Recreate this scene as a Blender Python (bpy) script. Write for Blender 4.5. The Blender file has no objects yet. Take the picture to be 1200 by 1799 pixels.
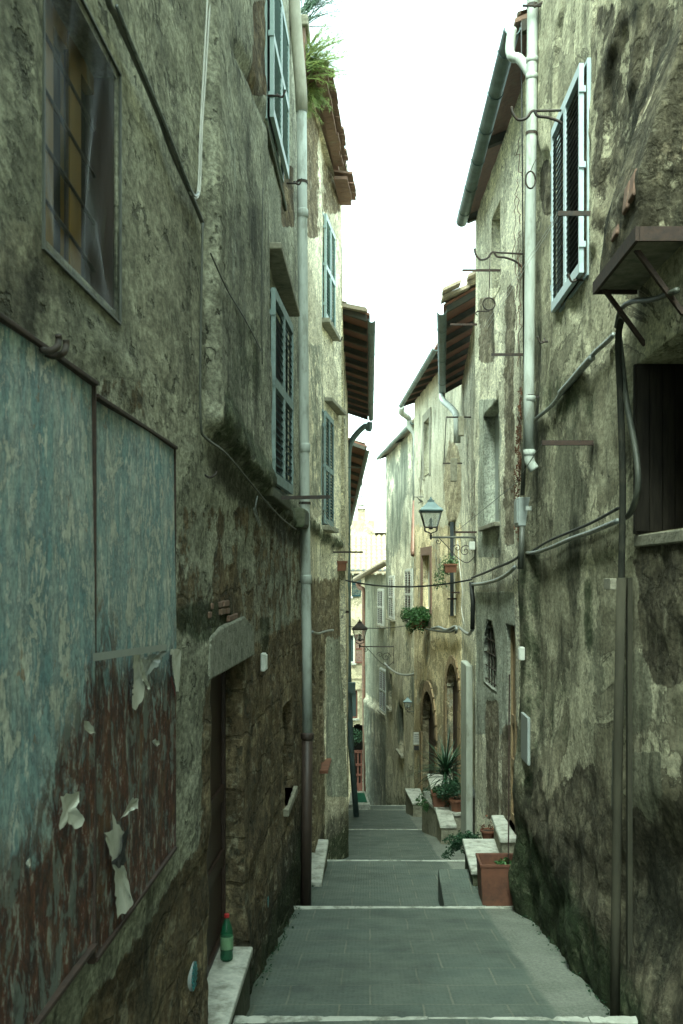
import bpy, math, random
import numpy as np
from mathutils import Vector
random.seed(7)
S = bpy.context.scene
COL = S.collection

# ------------------------------------------------------------------ camera, sky, sun, exposure
F, CX, CY = 1749.0, 650.0, 1010.0          # measured from the photograph: focal length, vanishing point
cd = bpy.data.cameras.new('camera'); cam = bpy.data.objects.new('camera', cd); COL.objects.link(cam)
cam.location = (0, 0, 0); cam.rotation_euler = (math.radians(90), 0, 0)
cd.sensor_fit = 'VERTICAL'; cd.sensor_height = 36; cd.lens = 36 * F / 1799
cd.shift_x = -(CX - 600) / 1799; cd.shift_y = (CY - 899.5) / 1799
cd.clip_start = 0.05; cd.clip_end = 2000
cd.dof.use_dof = True; cd.dof.focus_distance = 16; cd.dof.aperture_fstop = 9
S.camera = cam
SUN_EL, SUN_ROT = math.radians(58), math.radians(200)
w = bpy.data.worlds.new('World'); S.world = w; w.use_nodes = True
wn, wl = w.node_tree.nodes, w.node_tree.links
wn.clear()
sky = wn.new('ShaderNodeTexSky'); sky.sky_type = 'NISHITA'; sky.sun_disc = False
sky.sun_elevation = SUN_EL; sky.sun_rotation = SUN_ROT; sky.dust_density = 4.0; sky.air_density = 1.0; sky.altitude = 300
hs = wn.new('ShaderNodeHueSaturation'); hs.inputs['Saturation'].default_value = 0.22
tint = wn.new('ShaderNodeMix'); tint.data_type = 'RGBA'; tint.blend_type = 'MULTIPLY'
tint.inputs[0].default_value = 1.0; tint.inputs[7].default_value = (0.77, 1.0, 0.90, 1)
bg = wn.new('ShaderNodeBackground'); bg.inputs['Strength'].default_value = 0.15
wo = wn.new('ShaderNodeOutputWorld')
wl.new(sky.outputs[0], hs.inputs['Color']); wl.new(hs.outputs[0], tint.inputs[6]); wl.new(tint.outputs[2], bg.inputs['Color']); wl.new(bg.outputs[0], wo.inputs['Surface'])
sd = bpy.data.lights.new('sun', 'SUN'); sd.energy = 0.8; sd.angle = math.radians(25); sd.color = (0.86, 1.0, 0.84)
sun = bpy.data.objects.new('sun', sd); COL.objects.link(sun)
sun.rotation_euler = (math.pi / 2 - SUN_EL, 0, math.pi - SUN_ROT)
S.view_settings.view_transform = 'Standard'; S.view_settings.look = 'None'
S.view_settings.exposure = 2.8; S.view_settings.gamma = 1

# ------------------------------------------------------------------ node helper and materials
class NT:
    def __init__(s, name):
        s.m = bpy.data.materials.new(name); s.m.use_nodes = True
        s.t = s.m.node_tree; s.n = s.t.nodes; s.n.clear()
        s.out = s.n.new('ShaderNodeOutputMaterial'); s.b = s.n.new('ShaderNodeBsdfPrincipled')
        s.t.links.new(s.b.outputs[0], s.out.inputs[0])
        s.pos = s.n.new('ShaderNodeNewGeometry').outputs['Position']
    def set(s, sock, v):
        if isinstance(v, bpy.types.NodeSocket): s.t.links.new(v, sock)
        elif isinstance(v, (tuple, list)): sock.default_value = tuple(v) + ((1,) if len(v) == 3 and len(sock.default_value) == 4 else ())
        else: sock.default_value = v
    def mth(s, op, a, b=0.0, c=0.0, clamp=False):
        n = s.n.new('ShaderNodeMath'); n.operation = op; n.use_clamp = clamp
        for i, v in enumerate((a, b, c)): s.set(n.inputs[i], v)
        return n.outputs[0]
    def mix(s, f, a, b, mode='MIX'):
        n = s.n.new('ShaderNodeMix'); n.data_type = 'RGBA'; n.blend_type = mode
        s.set(n.inputs[0], f); s.set(n.inputs[6], a); s.set(n.inputs[7], b)
        return n.outputs[2]
    def sc(s, v=(1, 1, 1), off=(0, 0, 0)):
        n = s.n.new('ShaderNodeMapping'); s.t.links.new(s.pos, n.inputs[0])
        n.inputs['Scale'].default_value = v; n.inputs['Location'].default_value = off
        return n.outputs[0]
    def noise(s, vec, scale, det=5, rough=.55, dist=0.0):
        n = s.n.new('ShaderNodeTexNoise'); s.t.links.new(vec, n.inputs['Vector'])
        n.inputs['Scale'].default_value = scale; n.inputs['Detail'].default_value = det
        n.inputs['Roughness'].default_value = rough; n.inputs['Distortion'].default_value = dist
        return n.outputs[0]
    def vor(s, vec, scale, feat='F1', out=0):
        n = s.n.new('ShaderNodeTexVoronoi'); n.feature = feat; s.t.links.new(vec, n.inputs['Vector'])
        n.inputs['Scale'].default_value = scale
        return n.outputs[out]
    def st(s, v, a, b, lo=0.0, hi=1.0):        # smoothstep
        n = s.n.new('ShaderNodeMapRange'); n.interpolation_type = 'SMOOTHSTEP'
        s.set(n.inputs[0], v); n.inputs[1].default_value = a; n.inputs[2].default_value = b
        n.inputs[3].default_value = lo; n.inputs[4].default_value = hi
        return n.outputs[0]
    def attr(s, name):
        n = s.n.new('ShaderNodeAttribute'); n.attribute_name = name
        sp = s.n.new('ShaderNodeSeparateColor'); s.t.links.new(n.outputs['Color'], sp.inputs[0])
        return sp.outputs
    def bump(s, h, dist, strength=1.0, normal=None):
        n = s.n.new('ShaderNodeBump'); s.set(n.inputs['Height'], h)
        n.inputs['Distance'].default_value = dist; n.inputs['Strength'].default_value = strength
        if normal is not None: s.t.links.new(normal, n.inputs['Normal'])
        return n.outputs[0]
    def fin(s, col, rough=.9, nrm=None, metal=0.0, spec=.3):
        s.set(s.b.inputs['Base Color'], col); s.set(s.b.inputs['Roughness'], rough)
        s.b.inputs['Metallic'].default_value = metal; s.b.inputs['Specular IOR Level'].default_value = spec
        if nrm is not None: s.t.links.new(nrm, s.b.inputs['Normal'])
        return s.m

def wall_mat(name, cA, cB, stone1, stone2, dark=(.035, .036, .026), moss=(.035, .055, .018), pale=(.34, .34, .27), rough=1.0, pits=.62, block=None, streak=.55, mot=1.0, flake=.6):
    t = NT(name)
    p = t.sc()
    lo = t.noise(p, .8, 6, .6); md = t.noise(t.sc((1, .45, .9), (7, 3, 1)), 4.5, 9, .7, .4)
    fi = t.noise(t.sc((1, .45, .9)), 38, 9, .78); mo = t.noise(t.sc((1, .4, .8), (3, 1, 8)), 10, 8, .68)
    stv = t.noise(t.sc((1.6, .8, .3)), 2.6, 9, .7, .5)
    stf = t.noise(t.sc((6, 2.4, .6), (4, 4, 4)), 3.0, 6, .7)
    rag = t.noise(t.sc((1, .5, .8), (9, 1, 5)), 5.0, 10, .72, .3)
    wr, wg, wb = t.attr('wear')[:3]; pr, pg, pb = t.attr('patch')[:3]
    col = t.mix(t.st(md, .38, .62), cA, cB)
    col = t.mix(t.st(lo, .35, .7, 0, .55), col, tuple(x * .62 for x in cA))
    col = t.mix(t.st(pb, 0, 1, 0, 1), col, t.mix(.6, col, (.17, .105, .055)))
    fl = t.noise(t.sc((1, .5, .75), (2, 6, 4)), 1.5, 12, .66, .6); fm = t.st(fl, .505, .517); fe = t.mth('MULTIPLY', t.st(fl, .49, .505), t.mth('SUBTRACT', 1.0, fm))
    fl2 = t.noise(t.sc((1, .5, .6), (8, 1, 4)), 3.1, 12, .68, .5); fm2 = t.st(fl2, .56, .572)
    col = t.mix(t.mth('MULTIPLY', fm, flake), col, t.mix(t.st(fi, .3, .7), tuple(x * 1.12 for x in cB), tuple(min(1, x * 1.4) for x in cB)))
    col = t.mix(t.mth('MULTIPLY', fm2, flake * .7), col, tuple(x * .62 for x in cA)); col = t.mix(t.mth('MULTIPLY', fe, flake), col, tuple(x * .3 for x in cA))
    # smooth cement patches with their own outline
    pm = t.st(t.mth('ADD', pr, t.mth('MULTIPLY', t.mth('SUBTRACT', rag, .5), .9)), .44, .52)
    col = t.mix(pm, col, t.mix(t.st(stv, .3, .7), pale, tuple(x * .7 for x in pale)))
    # bare stone where the render has fallen off
    sm = t.st(t.mth('ADD', wr, t.mth('MULTIPLY', t.mth('SUBTRACT', rag, .5), 1.1)), .46, .54)
    wrp = t.n.new('ShaderNodeVectorMath'); wrp.operation = 'MULTIPLY_ADD'; wn_ = t.n.new('ShaderNodeTexNoise'); t.t.links.new(p, wn_.inputs['Vector']); wn_.inputs['Scale'].default_value = 6; wn_.inputs['Detail'].default_value = 6; wn_.inputs['Roughness'].default_value = .65
    t.t.links.new(wn_.outputs[1], wrp.inputs[0]); wrp.inputs[1].default_value = (.33, .33, .33); t.t.links.new(t.sc((1, .75, 1.3)), wrp.inputs[2])
    cell = t.vor(wrp.outputs[0], 4.2, 'F1', 1)
    cellsep = t.n.new('ShaderNodeSeparateColor'); t.t.links.new(cell, cellsep.inputs[0])
    sc_ = t.mix(cellsep.outputs[0], stone1, stone2)
    sc_ = t.mix(t.st(md, .4, .6, 0, .7), sc_, tuple(x * .5 for x in stone1))
    if block:
        br = t.n.new('ShaderNodeTexBrick')
        cmb = t.n.new('ShaderNodeCombineXYZ'); sp = t.n.new('ShaderNodeSeparateXYZ'); t.t.links.new(t.pos, sp.inputs[0])
        wob = t.mth('MULTIPLY', t.noise(p, 2.2, 3), .22)
        t.t.links.new(t.mth('ADD', sp.outputs[1], wob), cmb.inputs[0]); t.t.links.new(t.mth('ADD', sp.outputs[2], wob), cmb.inputs[1])
        t.t.links.new(cmb.outputs[0], br.inputs['Vector'])
        br.inputs['Scale'].default_value = 1; br.inputs['Brick Width'].default_value = block[0]; br.inputs['Row Height'].default_value = block[1]
        br.inputs['Mortar Size'].default_value = .014; br.inputs['Mortar Smooth'].default_value = .6
        br.inputs['Color1'].default_value = (1, 1, 1, 1); br.inputs['Color2'].default_value = (.62, .58, .55, 1); br.inputs['Mortar'].default_value = (.5, .48, .42, 1)
        sc_ = t.mix(.75, sc_, br.outputs[0], 'MULTIPLY'); edge = t.mth('SUBTRACT', 1.0, br.outputs[1])
    else:
        edge = t.st(t.vor(wrp.outputs[0], 4.2, 'DISTANCE_TO_EDGE'), 0, .16)
        sc_ = t.mix(t.mth('MULTIPLY', t.mth('SUBTRACT', 1.0, edge), .35), sc_, tuple(x * .5 for x in stone1))
    col = t.mix(sm, col, sc_)
    # run-down streaks, grime and moss
    col = t.mix(t.mth('MULTIPLY', t.st(stv, .5, .72), streak), col, dark)
    col = t.mix(t.mth('MULTIPLY', t.st(stf, .55, .75), .25), col, tuple(min(1, x * 1.7) for x in cB))
    gm = t.st(t.mth('ADD', wg, t.mth('MULTIPLY', t.mth('SUBTRACT', stv, .5), 1.2)), .35, .8)
    col = t.mix(t.mth('MULTIPLY', gm, .8), col, dark)
    mm = t.st(t.mth('ADD', wb, t.mth('MULTIPLY', t.mth('SUBTRACT', rag, .5), 1.0)), .4, .75)
    col = t.mix(t.mth('MULTIPLY', mm, .8), col, moss)
    wm = t.st(t.mth('ADD', pg, t.mth('MULTIPLY', t.mth('SUBTRACT', stf, .5), 1.6)), .55, .8)
    col = t.mix(t.mth('MULTIPLY', wm, .5), col, (.42, .46, .42))
    col = t.mix(t.st(mo, .42, .66, 0, .6 * mot), col, tuple(x * .42 for x in cA)); col = t.mix(t.st(mo, .46, .36, 0, .45 * mot), col, tuple(min(1, x * 1.35) for x in cB))
    # grain, pits and hairline cracks
    col = t.mix(1.0, col, t.mix(t.st(fi, .32, .68), (1 - .58 * (.5 + mot / 2),) * 3, (1 + .5 * (.5 + mot / 2),) * 3), 'MULTIPLY')
    pn = t.noise(t.sc((1, .45, .75), (3, 8, 2)), 13, 5, .62)
    pt = t.mth('MULTIPLY', t.st(pn, pits, pits + .05), t.mth('SUBTRACT', 1.0, t.mth('MULTIPLY', pm, .8)))
    col = t.mix(t.mth('MULTIPLY', pt, .65), col, tuple(x * .3 for x in cA))
    wv = t.n.new('ShaderNodeVectorMath'); wv.operation = 'ADD'
    nn = t.n.new('ShaderNodeTexNoise'); t.t.links.new(p, nn.inputs['Vector']); nn.inputs['Scale'].default_value = 2.5; nn.inputs['Detail'].default_value = 6
    t.t.links.new(p, wv.inputs[0]); t.t.links.new(nn.outputs[1], wv.inputs[1])
    ck = t.vor(wv.outputs[0], .9, 'DISTANCE_TO_EDGE')
    ckm = t.mth('MULTIPLY', t.st(ck, .004, .0, 0, 1), t.st(lo, .5, .56))
    ckm = t.mth('SUBTRACT', 1.0, t.st(ck, 0.0, .007)); ckm = t.mth('MULTIPLY', ckm, t.mth('MULTIPLY', t.st(md, .46, .54), t.st(lo, .5, .6)))
    col = t.mix(t.mth('MULTIPLY', ckm, .75), col, (.02, .02, .015))
    h = t.mth('ADD', t.mth('MULTIPLY', fi, .6 * rough), t.mth('MULTIPLY', md, .45 * rough)); h = t.mth('ADD', h, t.mth('SUBTRACT', t.mth('MULTIPLY', fm, .4 * flake), t.mth('MULTIPLY', fm2, .35 * flake)))
    h = t.mth('ADD', h, t.mth('MULTIPLY', t.mth('MULTIPLY', sm, t.mth('ADD', edge, t.mth('MULTIPLY', fi, 1.1))), .9))
    h = t.mth('SUBTRACT', h, t.mth('MULTIPLY', sm, 1.0))
    h = t.mth('ADD', h, t.mth('MULTIPLY', pm, .35)); h = t.mth('SUBTRACT', h, t.mth('MULTIPLY', pt, .9)); h = t.mth('SUBTRACT', h, t.mth('MULTIPLY', ckm, .8))
    gm_ = t.n.new('ShaderNodeGamma'); t.t.links.new(col, gm_.inputs[0]); gm_.inputs[1].default_value = 1.27
    hs_ = t.n.new('ShaderNodeHueSaturation'); hs_.inputs['Saturation'].default_value = .80; t.t.links.new(gm_.outputs[0], hs_.inputs['Color'])
    col = t.mix(1.0, hs_.outputs[0], (1.40, 1.42, 1.36), 'MULTIPLY')
    return t.fin(col, .92, t.bump(h, .018, 1.0), spec=.15)

def simple(name, c1, c2=None, scale=8, rough=.6, metal=0.0, bump=.0, stretch=(1, 1, 1), dirt=None, dscale=3, damt=.6, spec=.4, dlo=.5, dhi=.7):
    t = NT(name); v = t.sc(stretch)
    n = t.noise(v, scale, 7, .65)
    col = t.mix(t.st(n, .3, .7), c1, c2 or tuple(x * .7 for x in c1))
    if dirt: col = t.mix(t.st(t.noise(t.sc(stretch, (5, 2, 9)), dscale, 9, .7), dlo, dhi, 0, damt), col, dirt)
    return t.fin(col, rough, t.bump(n, bump, 1.0) if bump else None, metal, spec)

M = {}
M['left'] = wall_mat('weathered_grey_render', (.30, .30, .235), (.42, .415, .33), (.25, .175, .09), (.37, .285, .16), block=(.62, .34), pits=.6, mot=.6, flake=.35, streak=.45)
M['left_b'] = wall_mat('cream_render', (.56, .50, .37), (.66, .60, .46), (.27, .2, .115), (.36, .29, .17), pits=.64, streak=.3, rough=.7, mot=.5)
M['right'] = wall_mat('stained_ochre_render', (.31, .285, .20), (.47, .44, .32), (.15, .13, .09), (.25, .22, .15), dark=(.03, .034, .024), moss=(.03, .06, .02), pale=(.3, .29, .21), pits=.66, streak=.75, rough=.6, mot=.25, flake=.55)
M['right_b'] = wall_mat('grey_cream_render', (.52, .49, .38), (.62, .59, .48), (.24, .20, .14), (.36, .32, .235), pale=(.42, .44, .38), pits=.66, streak=.35, rough=.6, mot=.4)
M['ochre'] = wall_mat('ochre_render', (.52, .42, .25), (.60, .51, .33), (.36, .30, .19), (.46, .40, .27), pale=(.52, .49, .38), pits=.68, streak=.3, rough=.4, mot=.2)
M['pale'] = wall_mat('pale_render', (.50, .455, .34), (.57, .53, .41), (.38, .32, .22), (.45, .4, .3), dark=(.12, .14, .11), pits=.7, streak=.4, rough=.3, mot=.15)
M['far'] = wall_mat('far_cream_render', (.33, .28, .19), (.38, .325, .225), (.4, .3, .2), (.45, .4, .3), dark=(.3, .27, .2), pits=.72, streak=.2, rough=.2, mot=.05)
M['marble'] = simple('worn_marble', (.54, .54, .47), (.36, .37, .32), 14, .6, bump=.006, dirt=(.12, .12, .085), dscale=6, damt=.8, dlo=.43, dhi=.68)
M['stone'] = simple('rough_stone', (.30, .285, .215), (.19, .18, .13), 16, .95, bump=.02, dirt=(.07, .075, .05), dscale=4, damt=.7)
M['edgestone'] = simple('worn_step_marble', (.46, .47, .41), (.33, .34, .29), 9, .7, bump=.006, dirt=(.09, .10, .07), dscale=7, damt=.8, dlo=.46, dhi=.66)
M['oldstone'] = simple('lichened_stone', (.30, .30, .24), (.16, .165, .12), 22, .95, bump=.03, dirt=(.06, .07, .045), dscale=7, damt=.8)
M['tuff'] = simple('ochre_tuff', (.30, .22, .12), (.21, .15, .085), 12, .95, bump=.015, dirt=(.12, .09, .055), dscale=5)
M['moss_stone'] = simple('mossy_stone', (.10, .10, .065), (.05, .06, .03), 14, .95, bump=.025, dirt=(.03, .05, .015), dscale=5)
M['pvc'] = simple('grey_white_pipe_paint', (.46, .50, .45), (.36, .39, .35), 6, .6, stretch=(1, 1, .3), dirt=(.13, .13, .09), dscale=7, damt=.6, dlo=.46, dhi=.66, spec=.25, bump=.003)
M['oldpipe'] = simple('old_cement_pipe', (.42, .40, .32), (.30, .29, .22), 9, .8, stretch=(1, 1, .3), dirt=(.12, .12, .08))
M['brown'] = simple('brown_cast_iron_paint', (.060, .040, .030), (.042, .03, .024), 20, .5, stretch=(1, 1, .3))
M['iron'] = simple('black_rusty_iron', (.022, .022, .02), (.05, .032, .02), 30, .65, bump=.002)
M['rust'] = simple('rusted_iron', (.055, .032, .023), (.03, .021, .017), 30, .8, bump=.003)
M['zinc'] = simple('weathered_zinc', (.13, .19, .19), (.09, .13, .13), 5, .5, metal=.3, dirt=(.06, .07, .05), dscale=4)
M['copper'] = simple('brown_copper', (.32, .17, .12), (.2, .12, .09), 6, .5, metal=.2)
M['terra'] = simple('terracotta', (.20, .082, .045), (.13, .055, .033), 7, .75, bump=.003, dirt=(.09, .05, .035), dscale=5, damt=.6)
M['tile'] = simple('roof_tile', (.33, .27, .19), (.22, .18, .13), 5, .9, bump=.01, dirt=(.11, .10, .08), dscale=7)
M['tilelit'] = simple('lit_toned_roof_tile', (.38, .32, .21), (.27, .22, .14), 4, .9, bump=.01, dirt=(.3, .24, .15), dscale=6)  # paler copy of the roof tile, lit tone put into its colour
M['brick'] = simple('old_brick', (.22, .13, .09), (.16, .10, .075), 18, .9, bump=.01, dirt=(.2, .17, .12), dscale=7)
M['wood'] = simple('dark_rafter_wood', (.035, .04, .032), (.06, .05, .035), 10, .85, bump=.006)
M['shadeboard'] = simple('shade_black_boards', (.03, .026, .02), (.014, .012, .01), 9, .9, stretch=(4, 4, .4), bump=.003, spec=.1)  # near-black so the added leaf reads as a shaded reveal
M['rustpot'] = simple('dull_brown_clay', (.15, .062, .036), (.095, .04, .025), 5, .8, bump=.004, dirt=(.05, .03, .02), dscale=4, damt=.8)
M['olive'] = simple('olive_pipe_paint', (.055, .052, .036), (.035, .034, .025), 9, .85, stretch=(1, 1, .3), dirt=(.02, .022, .016), dscale=3, spec=.1)
M['tealgrey'] = simple('grey_teal_frame_paint', (.24, .31, .30), (.17, .23, .22), 9, .7, dirt=(.07, .08, .07), dscale=6, spec=.2)
M['door'] = simple('dark_brown_door', (.040, .022, .014), (.028, .017, .012), 6, .5, stretch=(4, 4, .4), bump=.003)
M['redwood'] = simple('red_brown_wood', (.12, .045, .03), (.09, .032, .022), 8, .55, stretch=(3, 3, .4))
M['teal'] = simple('teal_shutter_paint', (.10, .26, .23), (.08, .21, .19), 6, .45)
M['dteal'] = simple('dark_teal_shutter_paint', (.022, .05, .052), (.016, .036, .038), 7, .85, dirt=(.02, .03, .03), spec=.1)
M['aqua'] = simple('pale_aqua_shutter_paint', (.36, .46, .44), (.30, .40, .38), 6, .45)
M['blue'] = simple('pale_blue_window_paint', (.50, .60, .62), (.42, .52, .54), 6, .4)
M['dblue'] = simple('dark_louvre_paint', (.035, .045, .05), (.025, .033, .038), 9, .5)
M['slatg'] = simple('grey_louvre_paint', (.42, .45, .40), (.34, .36, .33), 9, .5)
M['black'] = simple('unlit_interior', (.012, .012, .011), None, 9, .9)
M['greybox'] = simple('grey_plastic_box', (.30, .335, .315), (.25, .28, .27), 7, .4, dirt=(.12, .13, .11), damt=.4)
M['whitebox'] = simple('white_plastic_box', (.55, .56, .50), (.47, .48, .43), 9, .4)
M['cable'] = simple('black_cable', (.02, .022, .02), None, 9, .5)
M['gcable'] = simple('grey_cable', (.085, .09, .07), (.045, .05, .04), 9, .5)
M['wcable'] = simple('white_cable', (.5, .5, .44), (.4, .4, .36), 9, .45)
M['dcond'] = simple('dark_conduit_paint', (.035, .036, .028), (.022, .023, .019), 9, .85, dirt=(.07, .065, .045), dscale=5, spec=.1)
M['paleplaster'] = simple('pale_plaster', (.42, .44, .38), (.33, .35, .30), 5, .8, stretch=(1, 1, .4), bump=.01, dirt=(.13, .13, .09), dscale=4)
M['silver'] = simple('tape_wrapped_cable', (.34, .37, .36), (.15, .17, .16), 22, .35, metal=.4, dirt=(.03, .03, .03), dscale=20)
M['tealdisc'] = simple('teal_vent', (.05, .25, .25), (.03, .16, .17), 30, .4)
M['paper'] = simple('torn_paper', (.58, .58, .50), (.48, .49, .42), 12, .8, dirt=(.3, .29, .22), dscale=14)
M['ink'] = simple('black_ink', (.03, .03, .03), None, 9, .7)
M['redink'] = simple('red_ink', (.2, .03, .03), None, 9, .7)
M['leaf'] = simple('green_leaf', (.05, .13, .035), (.025, .075, .02), 15, .5)
M['dleaf'] = simple('dark_green_leaf', (.022, .07, .03), (.015, .045, .02), 15, .45)
M['yleaf'] = simple('yellow_green_leaf', (.30, .36, .10), (.14, .22, .06), 12, .6)
M['dry'] = simple('dry_creeper', (.16, .07, .035), (.10, .05, .03), 20, .9)
M['soil'] = simple('potting_soil', (.03, .02, .014), None, 30, 1, bump=.01)
M['label'] = simple('green_label', (.16, .30, .16), (.12, .22, .12), 30, .5)
M['redcap'] = simple('red_cap', (.45, .03, .03), None, 9, .4)
M['mat'] = simple('green_doormat', (.01, .13, .07), (.008, .09, .05), 40, .95)
M['sign'] = simple('white_sign', (.6, .6, .53), (.5, .5, .45), 30, .5)
M['yellowwood'] = simple('yellow_varnished_wood', (.26, .15, .015), (.19, .11, .012), 6, .4, stretch=(2, 2, .4))
def glassmat(name, col, rough=.05, alpha=None, trans=0.0):
    t = NT(name); t.fin(col, rough, None, 0, .5)
    if trans: t.b.inputs['Transmission Weight'].default_value = trans; t.b.inputs['IOR'].default_value = 1.3
    if alpha is not None: t.b.inputs['Alpha'].default_value = alpha
    return t.m
M['glass'] = glassmat('window_glass', (.04, .06, .06), .08)
M['lampglass'] = glassmat('lantern_glass', (.45, .52, .48), .12, alpha=.34)
M['bottle'] = glassmat('green_bottle_plastic', (.008, .10, .045), .08, alpha=.72)
def film():
    t = NT('clear_plastic_film')
    n = t.noise(t.sc((1, 1.6, .28)), 7, 3, .5, .6)
    n2 = t.noise(t.sc((1, 1, 1), (2, 2, 2)), 2.0, 2, .5)
    t.fin((.022, .030, .026), .42, t.bump(n, .012, .45), 0, .35)
    a = t.mth('MULTIPLY', t.st(n, .48, .8, .25, .8), t.st(n2, .35, .65, .7, 1.1), clamp=True)
    t.t.links.new(a, t.b.inputs['Alpha'])
    return t.m
M['film'] = film()
def board_mat():
    t = NT('poster_scarred_sheet_metal')
    sp = t.n.new('ShaderNodeSeparateXYZ'); t.t.links.new(t.pos, sp.inputs[0]); y, z = sp.outputs[1], sp.outputs[2]
    a = t.noise(t.sc((1, .9, .8)), 5.5, 10, .72, .5); b = t.noise(t.sc((1, 1.1, .75), (4, 2, 7)), 8, 10, .76, .4); c = t.noise(t.sc((1, .9, .45), (1, 9, 3)), 24, 8, .74)
    e = t.noise(t.sc((1, 1, 1), (8, 8, 1)), 1.3, 4, .6)
    blk = t.noise(t.sc((1, .9, .8), (3, 5, 3)), 3.2, 5, .6)
    g = t.noise(t.sc((1, 1, .9), (2, 2, 9)), 55, 6, .75)
    vs_ = t.noise(t.sc((1, 2.6, .35), (7, 7, 2)), 5, 9, .72)
    col = t.mix(t.st(a, .34, .66), (.13, .27, .29), (.28, .39, .38))
    col = t.mix(t.st(vs_, .46, .62, 0, .65), col, (.40, .45, .40)); col = t.mix(t.st(vs_, .46, .34, 0, .6), col, (.135, .205, .215))
    col = t.mix(t.st(b, .515, .545, 0, .6), col, (.07, .12, .12)); col = t.mix(t.st(b, .545, .552, 0, .9), col, (.47, .50, .43))
    col = t.mix(t.st(blk, .55, .56, 0, .45), col, (.22, .31, .31))
    col = t.mix(t.st(c, .565, .585, 0, .8), col, (.58, .61, .54)); col = t.mix(t.st(c, .42, .36, 0, .55), col, (.08, .12, .12))
    col = t.mix(t.st(t.noise(t.sc((1, 1, .8), (6, 6, 6)), 11, 8, .72), .62, .65, 0, .7), col, (.26, .155, .08))
    col = t.mix(1.0, col, t.mix(t.st(g, .3, .7), (.65,) * 3, (1.3,) * 3), 'MULTIPLY')
    # rust eats upward from the foot of the sheet
    lim = t.mth('ADD', t.mth('MULTIPLY', t.mth('SUBTRACT', 0.0, z), 1.15), t.mth('MULTIPLY', t.mth('MINIMUM', t.mth('SUBTRACT', y, 3.06), 0.0), .55))
    r = t.mth('ADD', lim, t.mth('MULTIPLY', t.mth('SUBTRACT', b, .5), 1.3)); r = t.mth('ADD', r, t.mth('MULTIPLY', t.mth('SUBTRACT', e, .5), .9))
    rm = t.st(r, .30, .52)
    rc = t.mix(t.st(c, .4, .62), (.036, .016, .010), (.155, .052, .025)); rc = t.mix(t.st(a, .5, .72), rc, (.16, .085, .035))
    rc = t.mix(t.st(b, .52, .58, 0, .75), rc, (.15, .185, .165)); rc = t.mix(t.st(c, .57, .59, 0, .7), rc, (.34, .36, .31)); rc = t.mix(t.st(vs_, .52, .66, 0, .6), rc, (.13, .15, .13)); rc = t.mix(t.st(a, .44, .36, 0, .7), rc, (.022, .014, .011))
    col = t.mix(rm, col, rc)
    h = t.mth('ADD', t.mth('MULTIPLY', t.st(b, .46, .56), .6), t.mth('ADD', t.mth('MULTIPLY', a, .5), t.mth('MULTIPLY', c, .5)))
    return t.fin(col, t.mix(rm, (.5,) * 3, (.8,) * 3), t.bump(h, .006, 1.0), 0, .4)
M['board'] = board_mat()
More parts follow.
